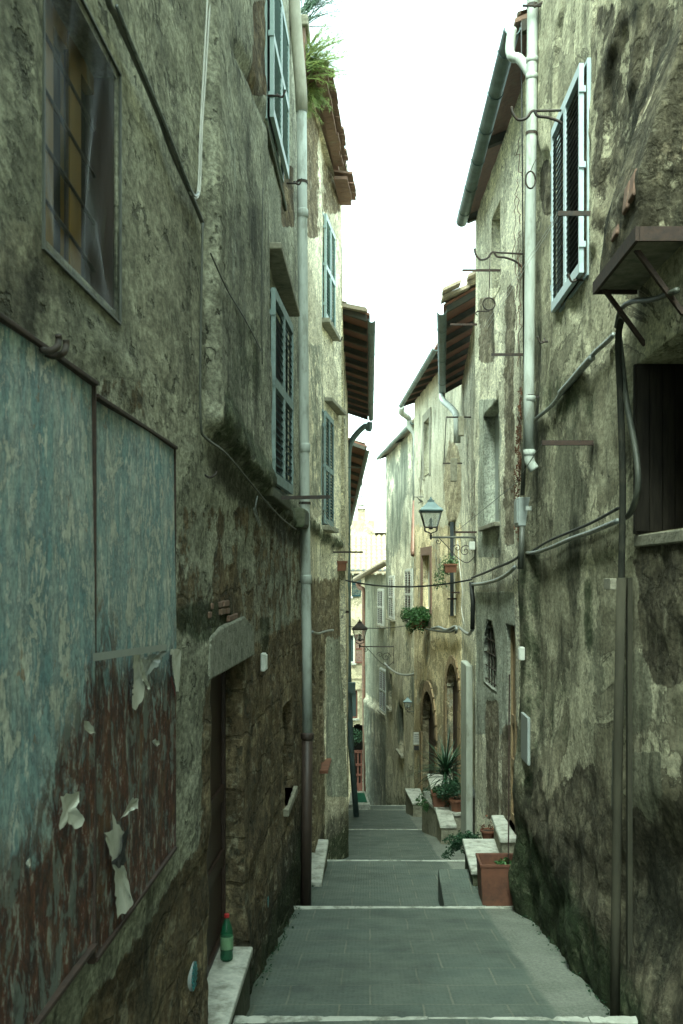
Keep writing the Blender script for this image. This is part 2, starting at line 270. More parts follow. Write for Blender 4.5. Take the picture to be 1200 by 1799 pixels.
def paving():
    t = NT('ribbed_stone_paving')
    sp = t.n.new('ShaderNodeSeparateXYZ'); t.t.links.new(t.pos, sp.inputs[0])
    cb = t.n.new('ShaderNodeCombineXYZ')
    wob = t.mth('MULTIPLY', t.mth('SUBTRACT', t.noise(t.sc(), 3, 4), .5), .035)
    t.t.links.new(t.mth('ADD', sp.outputs[0], wob), cb.inputs[0]); t.t.links.new(t.mth('ADD', sp.outputs[1], t.mth('ADD', wob, .12)), cb.inputs[1])
    br = t.n.new('ShaderNodeTexBrick'); t.t.links.new(cb.outputs[0], br.inputs['Vector']); br.offset = .37; br.offset_frequency = 2
    br.inputs['Scale'].default_value = 1; br.inputs['Brick Width'].default_value = .56; br.inputs['Row Height'].default_value = .52
    br.inputs['Mortar Size'].default_value = .0085; br.inputs['Mortar Smooth'].default_value = .3
    br.inputs['Color1'].default_value = (.066, .09, .077, 1); br.inputs['Color2'].default_value = (.086, .112, .094, 1); br.inputs['Mortar'].default_value = (.165, .175, .13, 1)
    n = t.noise(t.sc(), 2.2, 8, .7); f = t.noise(t.sc((1.0, .5, 1)), 60, 5, .7)
    wv = t.n.new('ShaderNodeTexWave'); wv.wave_type = 'BANDS'; wv.bands_direction = 'X'; t.t.links.new(t.sc(), wv.inputs['Vector'])
    wv.inputs['Scale'].default_value = 9; wv.inputs['Distortion'].default_value = 2.5; wv.inputs['Detail'].default_value = 2; wv.inputs['Detail Scale'].default_value = 3
    chis = t.mth('MULTIPLY', wv.outputs[1], t.st(t.noise(t.sc((1, 3, 1)), 14, 3), .45, .6))
    sta = t.noise(t.sc((1, .8, 1), (5, 5, 0)), 1.1, 9, .7, .6)
    col0 = t.mix(t.st(sta, .40, .6, .0, .7), br.outputs[0], (.042, .054, .044))
    col = t.mix(t.st(n, .3, .75), col0, t.mix(.6, br.outputs[0], (.15, .17, .135)))
    col = t.mix(t.st(f, .5, .8, 0, .5), col, (.06, .075, .065)); col = t.mix(t.mth('MULTIPLY', chis, .28), col, (.05, .062, .055))
    # mortared edge strip along the right-hand wall
    xr = t.mth('ADD', sp.outputs[0], t.mth('MULTIPLY', t.mth('SUBTRACT', t.noise(t.sc(), 1.6, 4), .5), .12))
    gr = t.noise(t.sc((1, .6, 1), (1, 1, 1)), 45, 8, .8)
    col = t.mix(t.mth('MULTIPLY', t.st(xr, 1.16, 1.22), .9), col, t.mix(t.st(sta, .4, .6), t.mix(t.st(gr, .35, .65), (.09, .10, .08), (.17, .185, .15)), t.mix(t.st(gr, .35, .65), (.13, .145, .12), (.23, .24, .20))))
    xl = t.mth('ADD', sp.outputs[0], t.mth('MULTIPLY', t.mth('SUBTRACT', t.noise(t.sc(), 5, 6), .5), .25))
    col = t.mix(t.mth('MULTIPLY', t.mth('SUBTRACT', 1.0, t.st(xl, -.86, -.70)), .7), col, (.05, .06, .04))
    h = t.mth('ADD', t.mth('SUBTRACT', 1.0, br.outputs[1]), t.mth('ADD', t.mth('MULTIPLY', f, .5), t.mth('ADD', t.mth('MULTIPLY', n, .8), t.mth('MULTIPLY', chis, -.5))))
    return t.fin(col, .72, t.bump(h, .008, .9), 0, .35)
M['pave'] = paving()
M['soilground'] = simple('earth', (.12, .11, .08), (.08, .085, .055), 2, .95)

# ------------------------------------------------------------------ geometry helpers
ORG = {}
def V(*a): return Vector(a)
def P(x, y, Y): return Vector(((x - CX) * Y / F, Y, (CY - y) * Y / F))   # measured pixel at a known depth -> world
class MB:
    def __init__(s): s.v = []; s.f = []
    def add(s, vs, fs):
        k = len(s.v); s.v += [tuple(v) for v in vs]; s.f += [tuple(i + k for i in f) for f in fs]; return s
    def ob(s, o, a, b, c):                       # oblique box: corner and three edge vectors
        o, a, b, c = map(Vector, (o, a, b, c))
        return s.add([o, o + a, o + a + b, o + b, o + c, o + a + c, o + a + b + c, o + b + c],
                     [(0, 3, 2, 1), (4, 5, 6, 7), (0, 1, 5, 4), (1, 2, 6, 5), (2, 3, 7, 6), (3, 0, 4, 7)])
    def box(s, x0, x1, y0, y1, z0, z1): return s.ob((x0, y0, z0), (x1 - x0, 0, 0), (0, y1 - y0, 0), (0, 0, z1 - z0))
    def quad(s, a, b, c, d): return s.add([a, b, c, d], [(0, 1, 2, 3)])
    def prism(s, pts, n):                        # polygon extruded along n
        n = Vector(n); k = len(pts); pts = [Vector(p) for p in pts]
        return s.add(pts + [p + n for p in pts], [tuple(range(k))[::-1], tuple(range(k, 2 * k))] + [(i, (i + 1) % k, k + (i + 1) % k, k + i) for i in range(k)])
    def tube(s, pts, r, seg=8, cap=True):
        pts = [Vector(p) for p in pts]; n = len(pts); rr = r if isinstance(r, (list, tuple)) else [r] * n
        up = None; rings = []
        for i, p in enumerate(pts):
            d = (pts[min(i + 1, n - 1)] - pts[max(i - 1, 0)]).normalized()
            if up is None:
                up = d.orthogonal().normalized()
            up = (up - d * up.dot(d)); up = up.normalized() if up.length > 1e-6 else d.orthogonal().normalized()
            sd_ = d.cross(up)
            rings.append([p + (up * math.cos(2 * math.pi * k / seg) + sd_ * math.sin(2 * math.pi * k / seg)) * rr[i] for k in range(seg)])
        vs = [v for ring in rings for v in ring]; fs = []
        for i in range(n - 1):
            for k in range(seg): fs.append((i * seg + k, i * seg + (k + 1) % seg, (i + 1) * seg + (k + 1) % seg, (i + 1) * seg + k))
        if cap: fs += [tuple(range(seg))[::-1], tuple(range((n - 1) * seg, n * seg))]
        return s.add(vs, fs)
    def lathe(s, c, prof, seg=16, axis=None):    # prof: (radius, height)
        c = Vector(c); vs = []; fs = []; n = len(prof)
        for r, h in prof:
            for k in range(seg):
                a = 2 * math.pi * k / seg; vs.append(c + Vector((r * math.cos(a), r * math.sin(a), h)))
        for i in range(n - 1):
            for k in range(seg): fs.append((i * seg + k, i * seg + (k + 1) % seg, (i + 1) * seg + (k + 1) % seg, (i + 1) * seg + k))
        fs += [tuple(range(seg))[::-1], tuple(range((n - 1) * seg, n * seg))]
        return s.add(vs, fs)
def absorg(p): return ORG.get(p.name, Vector((0, 0, 0))) if p else Vector((0, 0, 0))
def props(o, label=None, cat=None, group=None, kind=None):
    if label: o['label'] = label
    if cat: o['category'] = cat
    if group: o['group'] = group
    if kind: o['kind'] = kind
    return o
def build(name, mb, mat, parent=None, smooth=False, bev=0, label=None, cat=None, group=None, kind=None):
    if parent is not None: org = absorg(parent)
    else:
        xs = list(zip(*mb.v)); org = Vector(((min(xs[0]) + max(xs[0])) / 2, (min(xs[1]) + max(xs[1])) / 2, min(xs[2])))
    me = bpy.data.meshes.new(name); me.from_pydata([tuple(Vector(v) - org) for v in mb.v], [], mb.f); me.validate()
    if smooth: me.shade_smooth()
    me.materials.append(M[mat] if isinstance(mat, str) else mat)
    o = bpy.data.objects.new(name, me); COL.objects.link(o)
    if parent is not None: o.parent = parent
    else: o.location = org
    ORG[o.name] = org
    if mat in ('right', 'left', 'left_b', 'far', 'pale', 'ochre', 'right_b'):
        at = me.color_attributes.new('wear', 'FLOAT_COLOR', 'POINT'); at.data.foreach_set('color', [.55, .5, .3, 1] * len(me.vertices)); at = me.color_attributes.new('patch', 'FLOAT_COLOR', 'POINT'); at.data.foreach_set('color', [0, 0, .8, 1] * len(me.vertices))
    if bev:
        b = o.modifiers.new('bevel', 'BEVEL'); b.width = bev; b.segments = 2; b.limit_method = 'ANGLE'
    return props(o, label, cat, group, kind)
def thing(name, loc, label, cat, group=None):
    o = bpy.data.objects.new(name, None); COL.objects.link(o); o.location = loc; ORG[o.name] = Vector(loc); o.empty_display_size = .1
    return props(o, label, cat, group)

# numpy value noise ---------------------------------------------------------
_rs = np.random.RandomState(3); _T = _rs.rand(64, 64, 64).astype(np.float32)
def vn(x, y, z):
    xi, yi, zi = np.floor(x).astype(int), np.floor(y).astype(int), np.floor(z).astype(int)
    fx, fy, fz = x - xi, y - yi, z - zi
    fx, fy, fz = fx * fx * (3 - 2 * fx), fy * fy * (3 - 2 * fy), fz * fz * (3 - 2 * fz)
    g = lambda a, b, c: _T[(xi + a) & 63, (yi + b) & 63, (zi + c) & 63]
    l = lambda a, b, t: a + (b - a) * t
    return l(l(l(g(0, 0, 0), g(1, 0, 0), fx), l(g(0, 1, 0), g(1, 1, 0), fx), fy), l(l(g(0, 0, 1), g(1, 0, 1), fx), l(g(0, 1, 1), g(1, 1, 1), fx), fy), fz) - .5
def fbm(x, y, z, s=1, o=4):
    r = 0; a = 1
    for i in range(o): r = r + a * vn(x * s + 17 * i, y * s + 5 * i, z * s + 3 * i); a *= .5; s *= 2.1
    return r
def sst(v, a, b):
    t = np.clip((v - a) / (b - a), 0, 1); return t * t * (3 - 2 * t)
def el(px, py, cx, cy, rx, ry, soft=.5):          # soft ellipse
    return 1 - sst(np.sqrt(((px - cx) / rx) ** 2 + ((py - cy) / ry) ** 2), 1 - soft, 1 + soft)
def re(px, py, x0, x1, y0, y1, s=6):
    return sst(px, x0 - s, x0 + s) * (1 - sst(px, x1 - s, x1 + s)) * sst(py, y0 - s, y0 + s) * (1 - sst(py, y1 - s, y1 + s))

class Wall:
    """A street front following a plan line of (Y, X) points; side=+1: street lies towards +X."""
    def __init__(s, pts, side):
        s.p = np.array([(x, y) for y, x in pts], float); s.side = side
        d = np.diff(s.p, axis=0); s.L = np.concatenate([[0], np.cumsum(np.hypot(d[:, 0], d[:, 1]))])
    def xy(s, q): return np.interp(q, s.L, s.p[:, 0]), np.interp(q, s.L, s.p[:, 1])
    def dir(s, q):
        i = int(np.clip(np.searchsorted(s.L, q) - 1, 0, len(s.L) - 2)); d = s.p[i + 1] - s.p[i]; d = d / np.hypot(*d)
        return Vector((d[0], d[1], 0))
    def nrm(s, q):
        d = s.dir(q); n = Vector((d.y, -d.x, 0)); return n if s.side > 0 else -n
    def s_at(s, x, off=0.0, lo=0.0):              # plan position seen at picture column x
        q = np.linspace(lo, s.L[-1], 6000); X, Y = s.xy(q)
        n = [s.nrm(a) for a in s.L[:-1] + 1e-4]; idx = np.clip(np.searchsorted(s.L, q) - 1, 0, len(n) - 1)
        nx = np.array([v.x for v in n])[idx]; ny = np.array([v.y for v in n])[idx]
        Xo, Yo = X + nx * off, Y + ny * off
        px = np.where(Yo > .5, CX + F * Xo / np.maximum(Yo, .5), 1e9)
        return q[np.argmin(abs(px - x))]
    def at(s, q, z, off=0.0):
        X, Y = s.xy(q); return Vector((float(X), float(Y), z)) + s.nrm(q) * off
    def pt(s, x, y, off=0.0):                      # picture point -> world point lying `off` proud of this wall
        q = s.s_at(x, off); v = s.at(q, 0, off); v.z = (CY - y) * v.y / F; return v
    def mesh(s, name, mat, parent, z0, z1, holes=(), res=.05, wear=None, disp=None, depth=4.0, top=None, ends=(True, True)):
        q = list(np.arange(0, s.L[-1], res)) + [s.L[-1]] + list(s.L)
        zz = list(np.arange(z0, z1, res)) + [z1]
        for h in holes: q += [h['a'], h['b']]; zz += [h['z0'], h['z1']]
        def uniq(a):
            a = sorted(set(round(float(v), 4) for v in a)); hs_ = set(round(float(v), 4) for h in holes for v in (h['a'], h['b'], h['z0'], h['z1'])) | set(round(float(v), 4) for v in s.L)
            o = [a[0]]
            for v in a[1:]:
                if v - o[-1] < res * .35:
                    if v in hs_ and o[-1] not in hs_: o[-1] = v
                    elif v in hs_: o.append(v)
                    continue
                o.append(v)
            return np.array(o)
        q, zz = uniq(q), uniq(zz)
        nq, nz = len(q), len(zz)
        Q, Z = np.meshgrid(q, zz, indexing='ij'); X, Y = s.xy(Q)
        seg = np.clip(np.searchsorted(s.L, q, side='right') - 1, 0, len(s.L) - 2)
        n = np.array([s.nrm(a) for a in (s.L[:-1] + 1e-4)])
        # blend the normals at the bends
        NX = np.repeat(n[seg, 0][:, None], nz, 1); NY = np.repeat(n[seg, 1][:, None], nz, 1)
        PX = CX + F * X / np.maximum(Y, .5); PY = CY - F * Z / np.maximum(Y, .5)
        PX = np.where(Y < .6, -9999 if s.side > 0 else 9999, PX)
        W = wear(PX, PY, Y, Z) if wear else {}
        zero = np.zeros_like(X); g = lambda k: np.clip(W.get(k, zero), 0, 1.5)
        stone = g('stone')
        D = fbm(X, Y, Z, .9, 3) * .035 + fbm(X, Y, Z, 5, 3) * .012 + stone * (fbm(X, Y, Z, 4.5, 3) * .03 - .012)
        if disp is not None: D = D + disp(PX, PY, Y, Z)
        D = D * (1 - g('flat'))
        gx, gy = X + NX * D, Y + NY * D
        keep = np.ones((nq - 1, nz - 1), bool); depthmap = np.full((nq - 1, nz - 1), .2)
        cq = (q[:-1] + q[1:]) / 2; cz = (zz[:-1] + zz[1:]) / 2
        for h in holes:
            m = ((cq > h['a']) & (cq < h['b']))[:, None] & ((cz > h['z0']) & (cz < h['z1']))[None, :]
            if h.get('arch'):
                r = (h['b'] - h['a']) / 2; mid = (h['a'] + h['b']) / 2; sp = h['z1'] - r * h['arch']
                m &= ~((((cq[:, None] - mid) / r) ** 2 + ((cz[None, :] - sp) / (r * h['arch'])) ** 2 > 1) & (cz[None, :] > sp))
            keep &= ~m; depthmap[m] = h.get('d', .2)
        idx = lambda i, j: i * nz + j
        verts = np.stack([gx, gy, Z], -1).reshape(-1, 3)
        ii, jj = np.nonzero(keep)
        faces = np.stack([idx(ii, jj), idx(ii + 1, jj), idx(ii + 1, jj + 1), idx(ii, jj + 1)], -1).tolist()
        if s.side < 0: faces = [f[::-1] for f in faces]
        extra = []; cache = {}
        def inner(i, j, d):
            k = (i, j)
            if k not in cache:
                cache[k] = nq * nz + len(extra)
                extra.append((X[i, j] - NX[i, j] * d, Y[i, j] - NY[i, j] * d, Z[i, j]))
            return cache[k]
        for i, j in zip(*np.nonzero(~keep)):
            d = depthmap[i, j]
            for (e0, e1, ni, nj) in (((i, j), (i, j + 1), i - 1, j), ((i + 1, j), (i + 1, j + 1), i + 1, j), ((i, j), (i + 1, j), i, j - 1), ((i, j + 1), (i + 1, j + 1), i, j + 1)):
                if 0 <= ni < nq - 1 and 0 <= nj < nz - 1 and keep[ni, nj]:
                    faces.append([idx(*e0), idx(*e1), inner(*e1, d), inner(*e0, d)])
        nb = nq * nz + len(extra)
        # the body of the house behind the front
        body = []
        for k, i in ((0, 0), (1, nq - 1)):
            nn_ = Vector((n[seg[min(i, nq - 2)], 0], n[seg[min(i, nq - 2)], 1], 0)); 
            for j in (0, nz - 1):
                body.append((gx[i, j], gy[i, j], Z[i, j])); body.append((X[i, j] - NX[i, j] * depth, Y[i, j] - NY[i, j] * depth, Z[i, j]))
        b = nb
        faces += [[b + 0, b + 1, b + 3, b + 2], [b + 4, b + 6, b + 7, b + 5], [b + 1, b + 5, b + 7, b + 3], [b + 2, b + 3, b + 7, b + 6]]
        allv = np.concatenate([verts, np.array(extra).reshape(-1, 3), np.array(body)]); org = absorg(parent)
        me = bpy.data.meshes.new(name); me.from_pydata((allv - np.array(org)).tolist(), [], faces)
        nv = len(allv)
        for an, ks in (('wear', ('stone', 'dark', 'moss')), ('patch', ('pale', 'white', 'brown'))):
            at = me.color_attributes.new(an, 'FLOAT_COLOR', 'POINT'); c = np.zeros((nv, 4), np.float32); c[:, 3] = 1
            for k, nm in enumerate(ks): c[:nq * nz, k] = g(nm).reshape(-1)
            # reveals take the wear of the wall edge beside them
            for (i, j), v in cache.items(): c[v] = c[idx(i, j)]
            at.data.foreach_set('color', c.reshape(-1))
        me.materials.append(M[mat]); me.shade_smooth()
        o = bpy.data.objects.new(name, me); COL.objects.link(o); o.parent = parent; ORG[o.name] = org
        md = o.modifiers.new('edge', 'EDGE_SPLIT') if False else None
        return o
    def hole(s, x0, x1, y0, y1, d=.2, arch=0, ref=None):   # picture rectangle measured at its near edge -> opening on the wall
        a, b = sorted((s.s_at(x0), s.s_at(x1)))
        near = b if s.xy(b)[1] < s.xy(a)[1] else a
        yy = float(s.xy(near)[1]) if ref is None else float(s.xy(s.s_at(ref))[1])
        return dict(a=a, b=b, z0=(CY - y1) * yy / F, z1=(CY - y0) * yy / F, d=d, arch=arch)

def panel(wall, h, mat, name, parent, inset=.03, th=.03, margin=.05, **kw):
    """flat infill at the back of an opening"""
    a, b = h['a'] - margin, h['b'] + margin; m = MB()
    p = wall.at(a, h['z0'] - margin, -h['d'] + inset); e = wall.at(b, h['z0'] - margin, -h['d'] + inset) - p
    m.ob(p, e, -wall.nrm((a + b) / 2) * th, (0, 0, h['z1'] - h['z0'] + 2 * margin))
    return build(name, m, mat, parent, **kw)
def planked_door(wall, h, mat, name, parent, n=3, rails=True, label=None):
    o = panel(wall, h, mat, name, parent, 0.01, .04, label=label)
    m = MB(); a, b = h['a'], h['b']; w_ = (b - a)
    for k in range(n + 1):
        q = a + w_ * k / n
        m.ob(wall.at(q - .035, h['z0'], -h['d'] + .012), wall.dir(q) * .07, wall.nrm(q) * .025, (0, 0, h['z1'] - h['z0']))
    for z in (h['z0'], (h['z0'] + h['z1']) / 2, h['z0'] + (h['z1'] - h['z0']) * .28):
        m.ob(wall.at(a, z, -h['d'] + .012), wall.at(b, z, -h['d'] + .012) - wall.at(a, z, -h['d'] + .012), wall.nrm(a) * .02, (0, 0, .1))
    build('door_frame', m, mat, o)
    return o
def leaf_mesh(fr, sl, O, u, n, w_, h, rails=(0, .5, 1), t=.035, stile=.036, pitch=.05):
    O, u, n = Vector(O), Vector(u).normalized(), Vector(n).normalized(); z = Vector((0, 0, 1))
    fr.ob(O, u * stile, n * t, z * h); fr.ob(O + u * (w_ - stile), u * stile, n * t, z * h)
    zs = []
    for r in rails:
        zz = r * (h - .08); zs.append(zz); fr.ob(O + u * stile + z * zz, u * (w_ - 2 * stile), n * t, z * .08)
    for a, b in zip(zs[:-1], zs[1:]):
        k = int((b - a - .08) / pitch)
        for i in range(k):
            o = O + u * stile + z * (a + .085 + i * pitch) + n * .024
            sl.ob(o, u * (w_ - 2 * stile), -n * .022 + z * .034, n * .004 + z * .006)
def shutters(house, wall, A, B, zb, zt, frame, slat, wname, rails=(0, .5, 1), sill=None, pitch=.05, leafn=2, label=None, hinge=True, backing=True):
    """A, B: plan points (Vector) of the near and far edge of the closed pair; builds window > shutter"""
    A, B = Vector((A.x, A.y, zb)), Vector((B.x, B.y, zb)); u = (B - A).normalized(); W_ = (B - A).length
    n = wall.nrm((wall.s_at(CX + F * A.x / A.y) + wall.s_at(CX + F * B.x / B.y)) / 2)
    n = Vector((u.y, -u.x, 0)); n = n if n.x * wall.side > 0 else -n
    m = MB(); t = .025                             # window frame behind the leaves
    m.ob(A - n * .05 - V(0, 0, t) - u * t, u * (W_ + 2 * t), n * .03, V(0, 0, t)); m.ob(A - n * .05 + V(0, 0, zt - zb) - u * t, u * (W_ + 2 * t), n * .03, V(0, 0, t))
    for q in (-t, W_): m.ob(A - n * .05 + u * q, u * t, n * .03, V(0, 0, zt - zb))
    win = build(wname, m, frame, house, label=label)
    m = MB(); m.ob(A - n * .1, u * W_, n * .02, V(0, 0, zt - zb)); build('pane', m, 'black', win)
    lw = W_ / leafn
    for k in range(leafn):
        fr, sl = MB(), MB(); leaf_mesh(fr, sl, A + u * (lw * k + .004), u, n, lw - .008, zt - zb, rails, pitch=pitch)
        if hinge:
            e = A + u * (0 if k == 0 else W_)
            for hz in (.12, .5, .86): fr.ob(e + V(0, 0, (zt - zb) * hz) - u * .008 - n * .012, u * .016, n * .05, V(0, 0, .045))
        s_ = build('shutter', fr, frame, win)
        build('louvre_slats', sl, slat, win) if False else None
        mm = s_.data; k0 = len(mm.polygons)
        # louvres share the shutter's mesh, in their own paint
        import bmesh
        bm = bmesh.new(); bm.from_mesh(mm); org = ORG[s_.name]
        vs = [bm.verts.new(Vector(v) - org) for v in sl.v]
        for f in sl.f: fa = bm.faces.new([vs[i] for i in f]); fa.material_index = 1
        bm.to_mesh(mm); bm.free(); mm.materials.append(M[slat])
    if sill:
        m = MB(); m.ob(A - u * .1 - n * .12 - V(0, 0, .1), u * (W_ + .2), n * (.12 + sill), V(0, 0, .075)); build('sill', m, 'stone', win, bev=.008)
    return win
def halfgutter(m, a, b, r, out, seg=10):
    a, b = Vector(a), Vector(b); d = (b - a).normalized(); o = Vector(out); o = (o - d * o.dot(d)).normalized(); dn = Vector((0, 0, -1))
    vs = []; fs = []; k = 0
    for p in (a, b):
        for rr in (r, r * .88):
            for i in range(seg + 1):
                an = math.pi * i / seg; vs.append(p + o * (rr * math.cos(an)) + dn * (rr * math.sin(an)))
    n = seg + 1
    for i in range(seg):
        fs.append((i, i + 1, 2 * n + i + 1, 2 * n + i)); fs.append((n + i + 1, n + i, 3 * n + i, 3 * n + i + 1))
        fs.append((i + 1, i, n + i, n + i + 1)); fs.append((2 * n + i, 2 * n + i + 1, 3 * n + i + 1, 3 * n + i))
    fs += [(0, 2 * n, 3 * n, n), (seg, n + seg, 3 * n + seg, 2 * n + seg)]
    m.add(vs, fs)
def coppi(m, O, u, v, W_, L_, pitch=.2, row=.38, amp=.05):
    """barrel tiles: corrugated across u, stepped down v; O = eave corner, v points up the slope"""
    O, u, v = Vector(O), Vector(u).normalized(), Vector(v).normalized(); n = u.cross(v); n = n if n.z > 0 else -n
    nc = max(2, int(W_ / pitch)); nr = max(1, int(L_ / row)); sub = 6
    for r in range(nr):
        rows = []
        for (vv, hh) in ((r * row - .03, .045), (r * row + row, .015)):
            line = []
            for c in range(nc * sub + 1):
                f = c / sub; ph = f % 1.0; hgt = math.sin(ph * math.pi) * amp
                jit = .012 * math.sin(int(f) * 12.9 + r * 7.3)
                line.append(O + u * (f * pitch) + v * (vv + jit) + n * (hgt + hh))
            rows.append(line)
        base = [p - n * .03 for p in rows[0]]
        k = len(rows[0]); m.add(rows[0] + rows[1] + base, [(i, i + 1, k + i + 1, k + i) for i in range(k - 1)] + [(2 * k + i, 2 * k + i + 1, i + 1, i) for i in range(k - 1)])
def eave_roof(house, wa, wb, ga, gb, rise, raft, span=3.5, tilemat='tile', guttermat='zinc', gr=.07, deck='terra', nbr=6, overtiles=True, label=None):
    """wa, wb: top of wall near/far; ga, gb: gutter line near/far. Roof climbs away from the street."""
    wa, wb, ga, gb = map(Vector, (wa, wb, ga, gb)); u = (gb - ga); Lg = u.length; u.normalize()
    out = (ga - wa); out.z = 0; out = (out - Vector((u.x, u.y, 0)) * out.dot(u)).normalized()
    up = (-out + V(0, 0, rise)).normalized()
    m = MB(); o = ga + V(0, 0, .05); m.ob(o, gb - ga, up * span, V(0, 0, .045)); roof = build('roof', m, deck, house, label=label)
    m = MB(); coppi(m, o + V(0, 0, .045) + up * .10, u, up, Lg, span, amp=.04); build('roof_tiles', m, tilemat, roof, smooth=False)
    k = max(2, int(Lg / raft))
    for i in range(k + 1):
        m = MB(); p = ga + u * (Lg - .1) * i / k + V(0, 0, -.065) + up * .06
        m.ob(p, u * .09, up * 1.2, V(0, 0, .11)); build('rafter', m, 'wood', roof)
    m = MB(); halfgutter(m, ga + out * .03, gb + out * .03, gr, out)
    for i in range(nbr):
        p = ga + out * .03 + u * Lg * (i + .5) / nbr
        halfgutter(m, p - u * .012, p + u * .012, gr * 1.1, out)
    build('gutter', m, guttermat, roof, smooth=False)
    return roof
def arcpts(c, r, a0, a1, e1, e2, n=10):
    c, e1, e2 = Vector(c), Vector(e1), Vector(e2)
    return [c + e1 * (r * math.cos(a0 + (a1 - a0) * i / n)) + e2 * (r * math.sin(a0 + (a1 - a0) * i / n)) for i in range(n + 1)]
def sag(a, b, s_, n=14):
    a, b = Vector(a), Vector(b); return [a.lerp(b, i / n) - V(0, 0, s_ * 4 * (i / n) * (1 - i / n)) for i in range(n + 1)]
def smoothpts(pts, n=5):                          # Catmull-Rom
    pts = [Vector(p) for p in pts]; P_ = [pts[0]] + pts + [pts[-1]]; o = []
    for i in range(1, len(P_) - 2):
        for k in range(n):
            t = k / n; a, b, c, d = P_[i - 1:i + 3]
            o.append(.5 * ((2 * b) + (c - a) * t + (2 * a - 5 * b + 4 * c - d) * t * t + (3 * b - a - 3 * c + d) * t ** 3))
    return o + [pts[-1]]
def leaves(m, c, rad, n, size, squash=(1, 1, 1), droop=0.0, clumps=9, rnd=None):
    R = rnd or random.Random(int(abs(c[0] * 1000 + c[2] * 77)) + n); c = Vector(c)
    cl = [(Vector([R.gauss(0, .5) * rad * squash[i] for i in range(3)]), R.uniform(.25, .6) * rad) for _ in range(clumps)]
    for _ in range(n):
        o, r = R.choice(cl); d = Vector([R.gauss(0, 1) for _ in range(3)]).normalized()
        p = c + o + Vector([d[i] * r * R.uniform(.5, 1.1) * squash[i] for i in range(3)]); p.z -= droop * R.random() * rad
        a = Vector([R.gauss(0, 1), R.gauss(0, 1), R.gauss(0, .7) + .2]).normalized(); b = a.orthogonal().normalized()
        b = (b * math.cos(R.random() * 6) + a.cross(b) * math.sin(R.random() * 6)); s_ = size * R.uniform(.6, 1.3)
        m.add([p - a * s_, p + b * s_ * .38 + a.cross(b) * s_ * .12, p + a * s_, p - b * s_ * .38 + a.cross(b) * s_ * .12], [(0, 1, 2, 3)])
def gz(Y):
    """height of the stepped street below the camera"""
    ns = NOS
    if Y < ns[0]: return -1.49 - .191 * ns[0] + (ns[0] - Y) * .165
    for a, b in zip(ns[:-1], ns[1:]):
        if Y < b: za, zb = -1.49 - .191 * a - .13, -1.49 - .191 * b; return za + (zb - za) * (Y - a) / (b - a)
    return -1.49 - .191 * ns[-1] - .6 - (Y - ns[-1]) * .2
NOS = [5.84, 10.4, 15.5, 23.0, 33.0, 36.7]

# ================================================================== THE STREET
def grid_surface(name, xs, ys, zf, mat, kind='structure'):
    nx, ny = len(xs), len(ys); v = [(x, y, zf(x, y)) for y in ys for x in xs]
    f = [(j * nx + i, j * nx + i + 1, (j + 1) * nx + i + 1, (j + 1) * nx + i) for j in range(ny - 1) for i in range(nx - 1)]
    me = bpy.data.meshes.new(name); me.from_pydata(v, [], f); me.materials.append(M[mat]); me.shade_smooth()
    o = bpy.data.objects.new(name, me); COL.objects.link(o); o['kind'] = kind; return o
def gfar(x, y):
    yy = max(-9, min(y, 60)); r = math.hypot(x, max(0, y - 60, -9 - y))
    return gz(yy) - .35 - min(40, max(0, r - 30) * .1)
far_axis = [-900, -300, -100, -40, -15, -6, -2, 0, 2, 6, 15, 40, 100, 300, 900]
grid_surface('ground', far_axis, [-900, -300, -100, -40, -20, -10] + list(np.arange(-9, 61, 2.0)) + [70, 90, 140, 300, 900], gfar, 'soilground')
ys = []
edges = [-6.0] + NOS + [58.0]
def tread(k, a, b):
    n = max(4, int((b - a) / .12)); yy = [a + (b - a - .002) * i / n for i in range(n + 1)]; xx = list(np.arange(-1.3, 2.75, .09))
    zf = lambda x, y: gz(min(y, b - .001) if y > a + .001 else a + .001) + .007 * float(fbm(np.array([x * 1.0]), np.array([y * 1.0]), np.array([0.0]), 1.3, 3)[0]) - .02 * max(0, abs(x - .4) - .9)
    return xx, yy, zf
allv, allf = [], []
for k, (a, b) in enumerate(zip(edges[:-1], edges[1:])):
    xx, yy, zf = tread(k, a, b); base = len(allv); nx = len(xx)
    allv += [(x, y, zf(x, y)) for y in yy for x in xx]
    allf += [(base + j * nx + i, base + j * nx + i + 1, base + (j + 1) * nx + i + 1, base + (j + 1) * nx + i) for j in range(len(yy) - 1) for i in range(nx - 1)]
    if k < len(edges) - 2:                       # riser
        t = len(allv); allv += [(x, b, gz(b - .001) - .004) for x in xx] + [(x, b, gz(b + .001) - .03) for x in xx]
        allf += [(t + i, t + i + 1, t + nx + i + 1, t + nx + i) for i in range(nx - 1)]
me = bpy.data.meshes.new('path'); me.from_pydata(allv, [], allf); me.materials.append(M['pave']); me.shade_smooth()
o = bpy.data.objects.new('path', me); COL.objects.link(o); o['kind'] = 'structure'
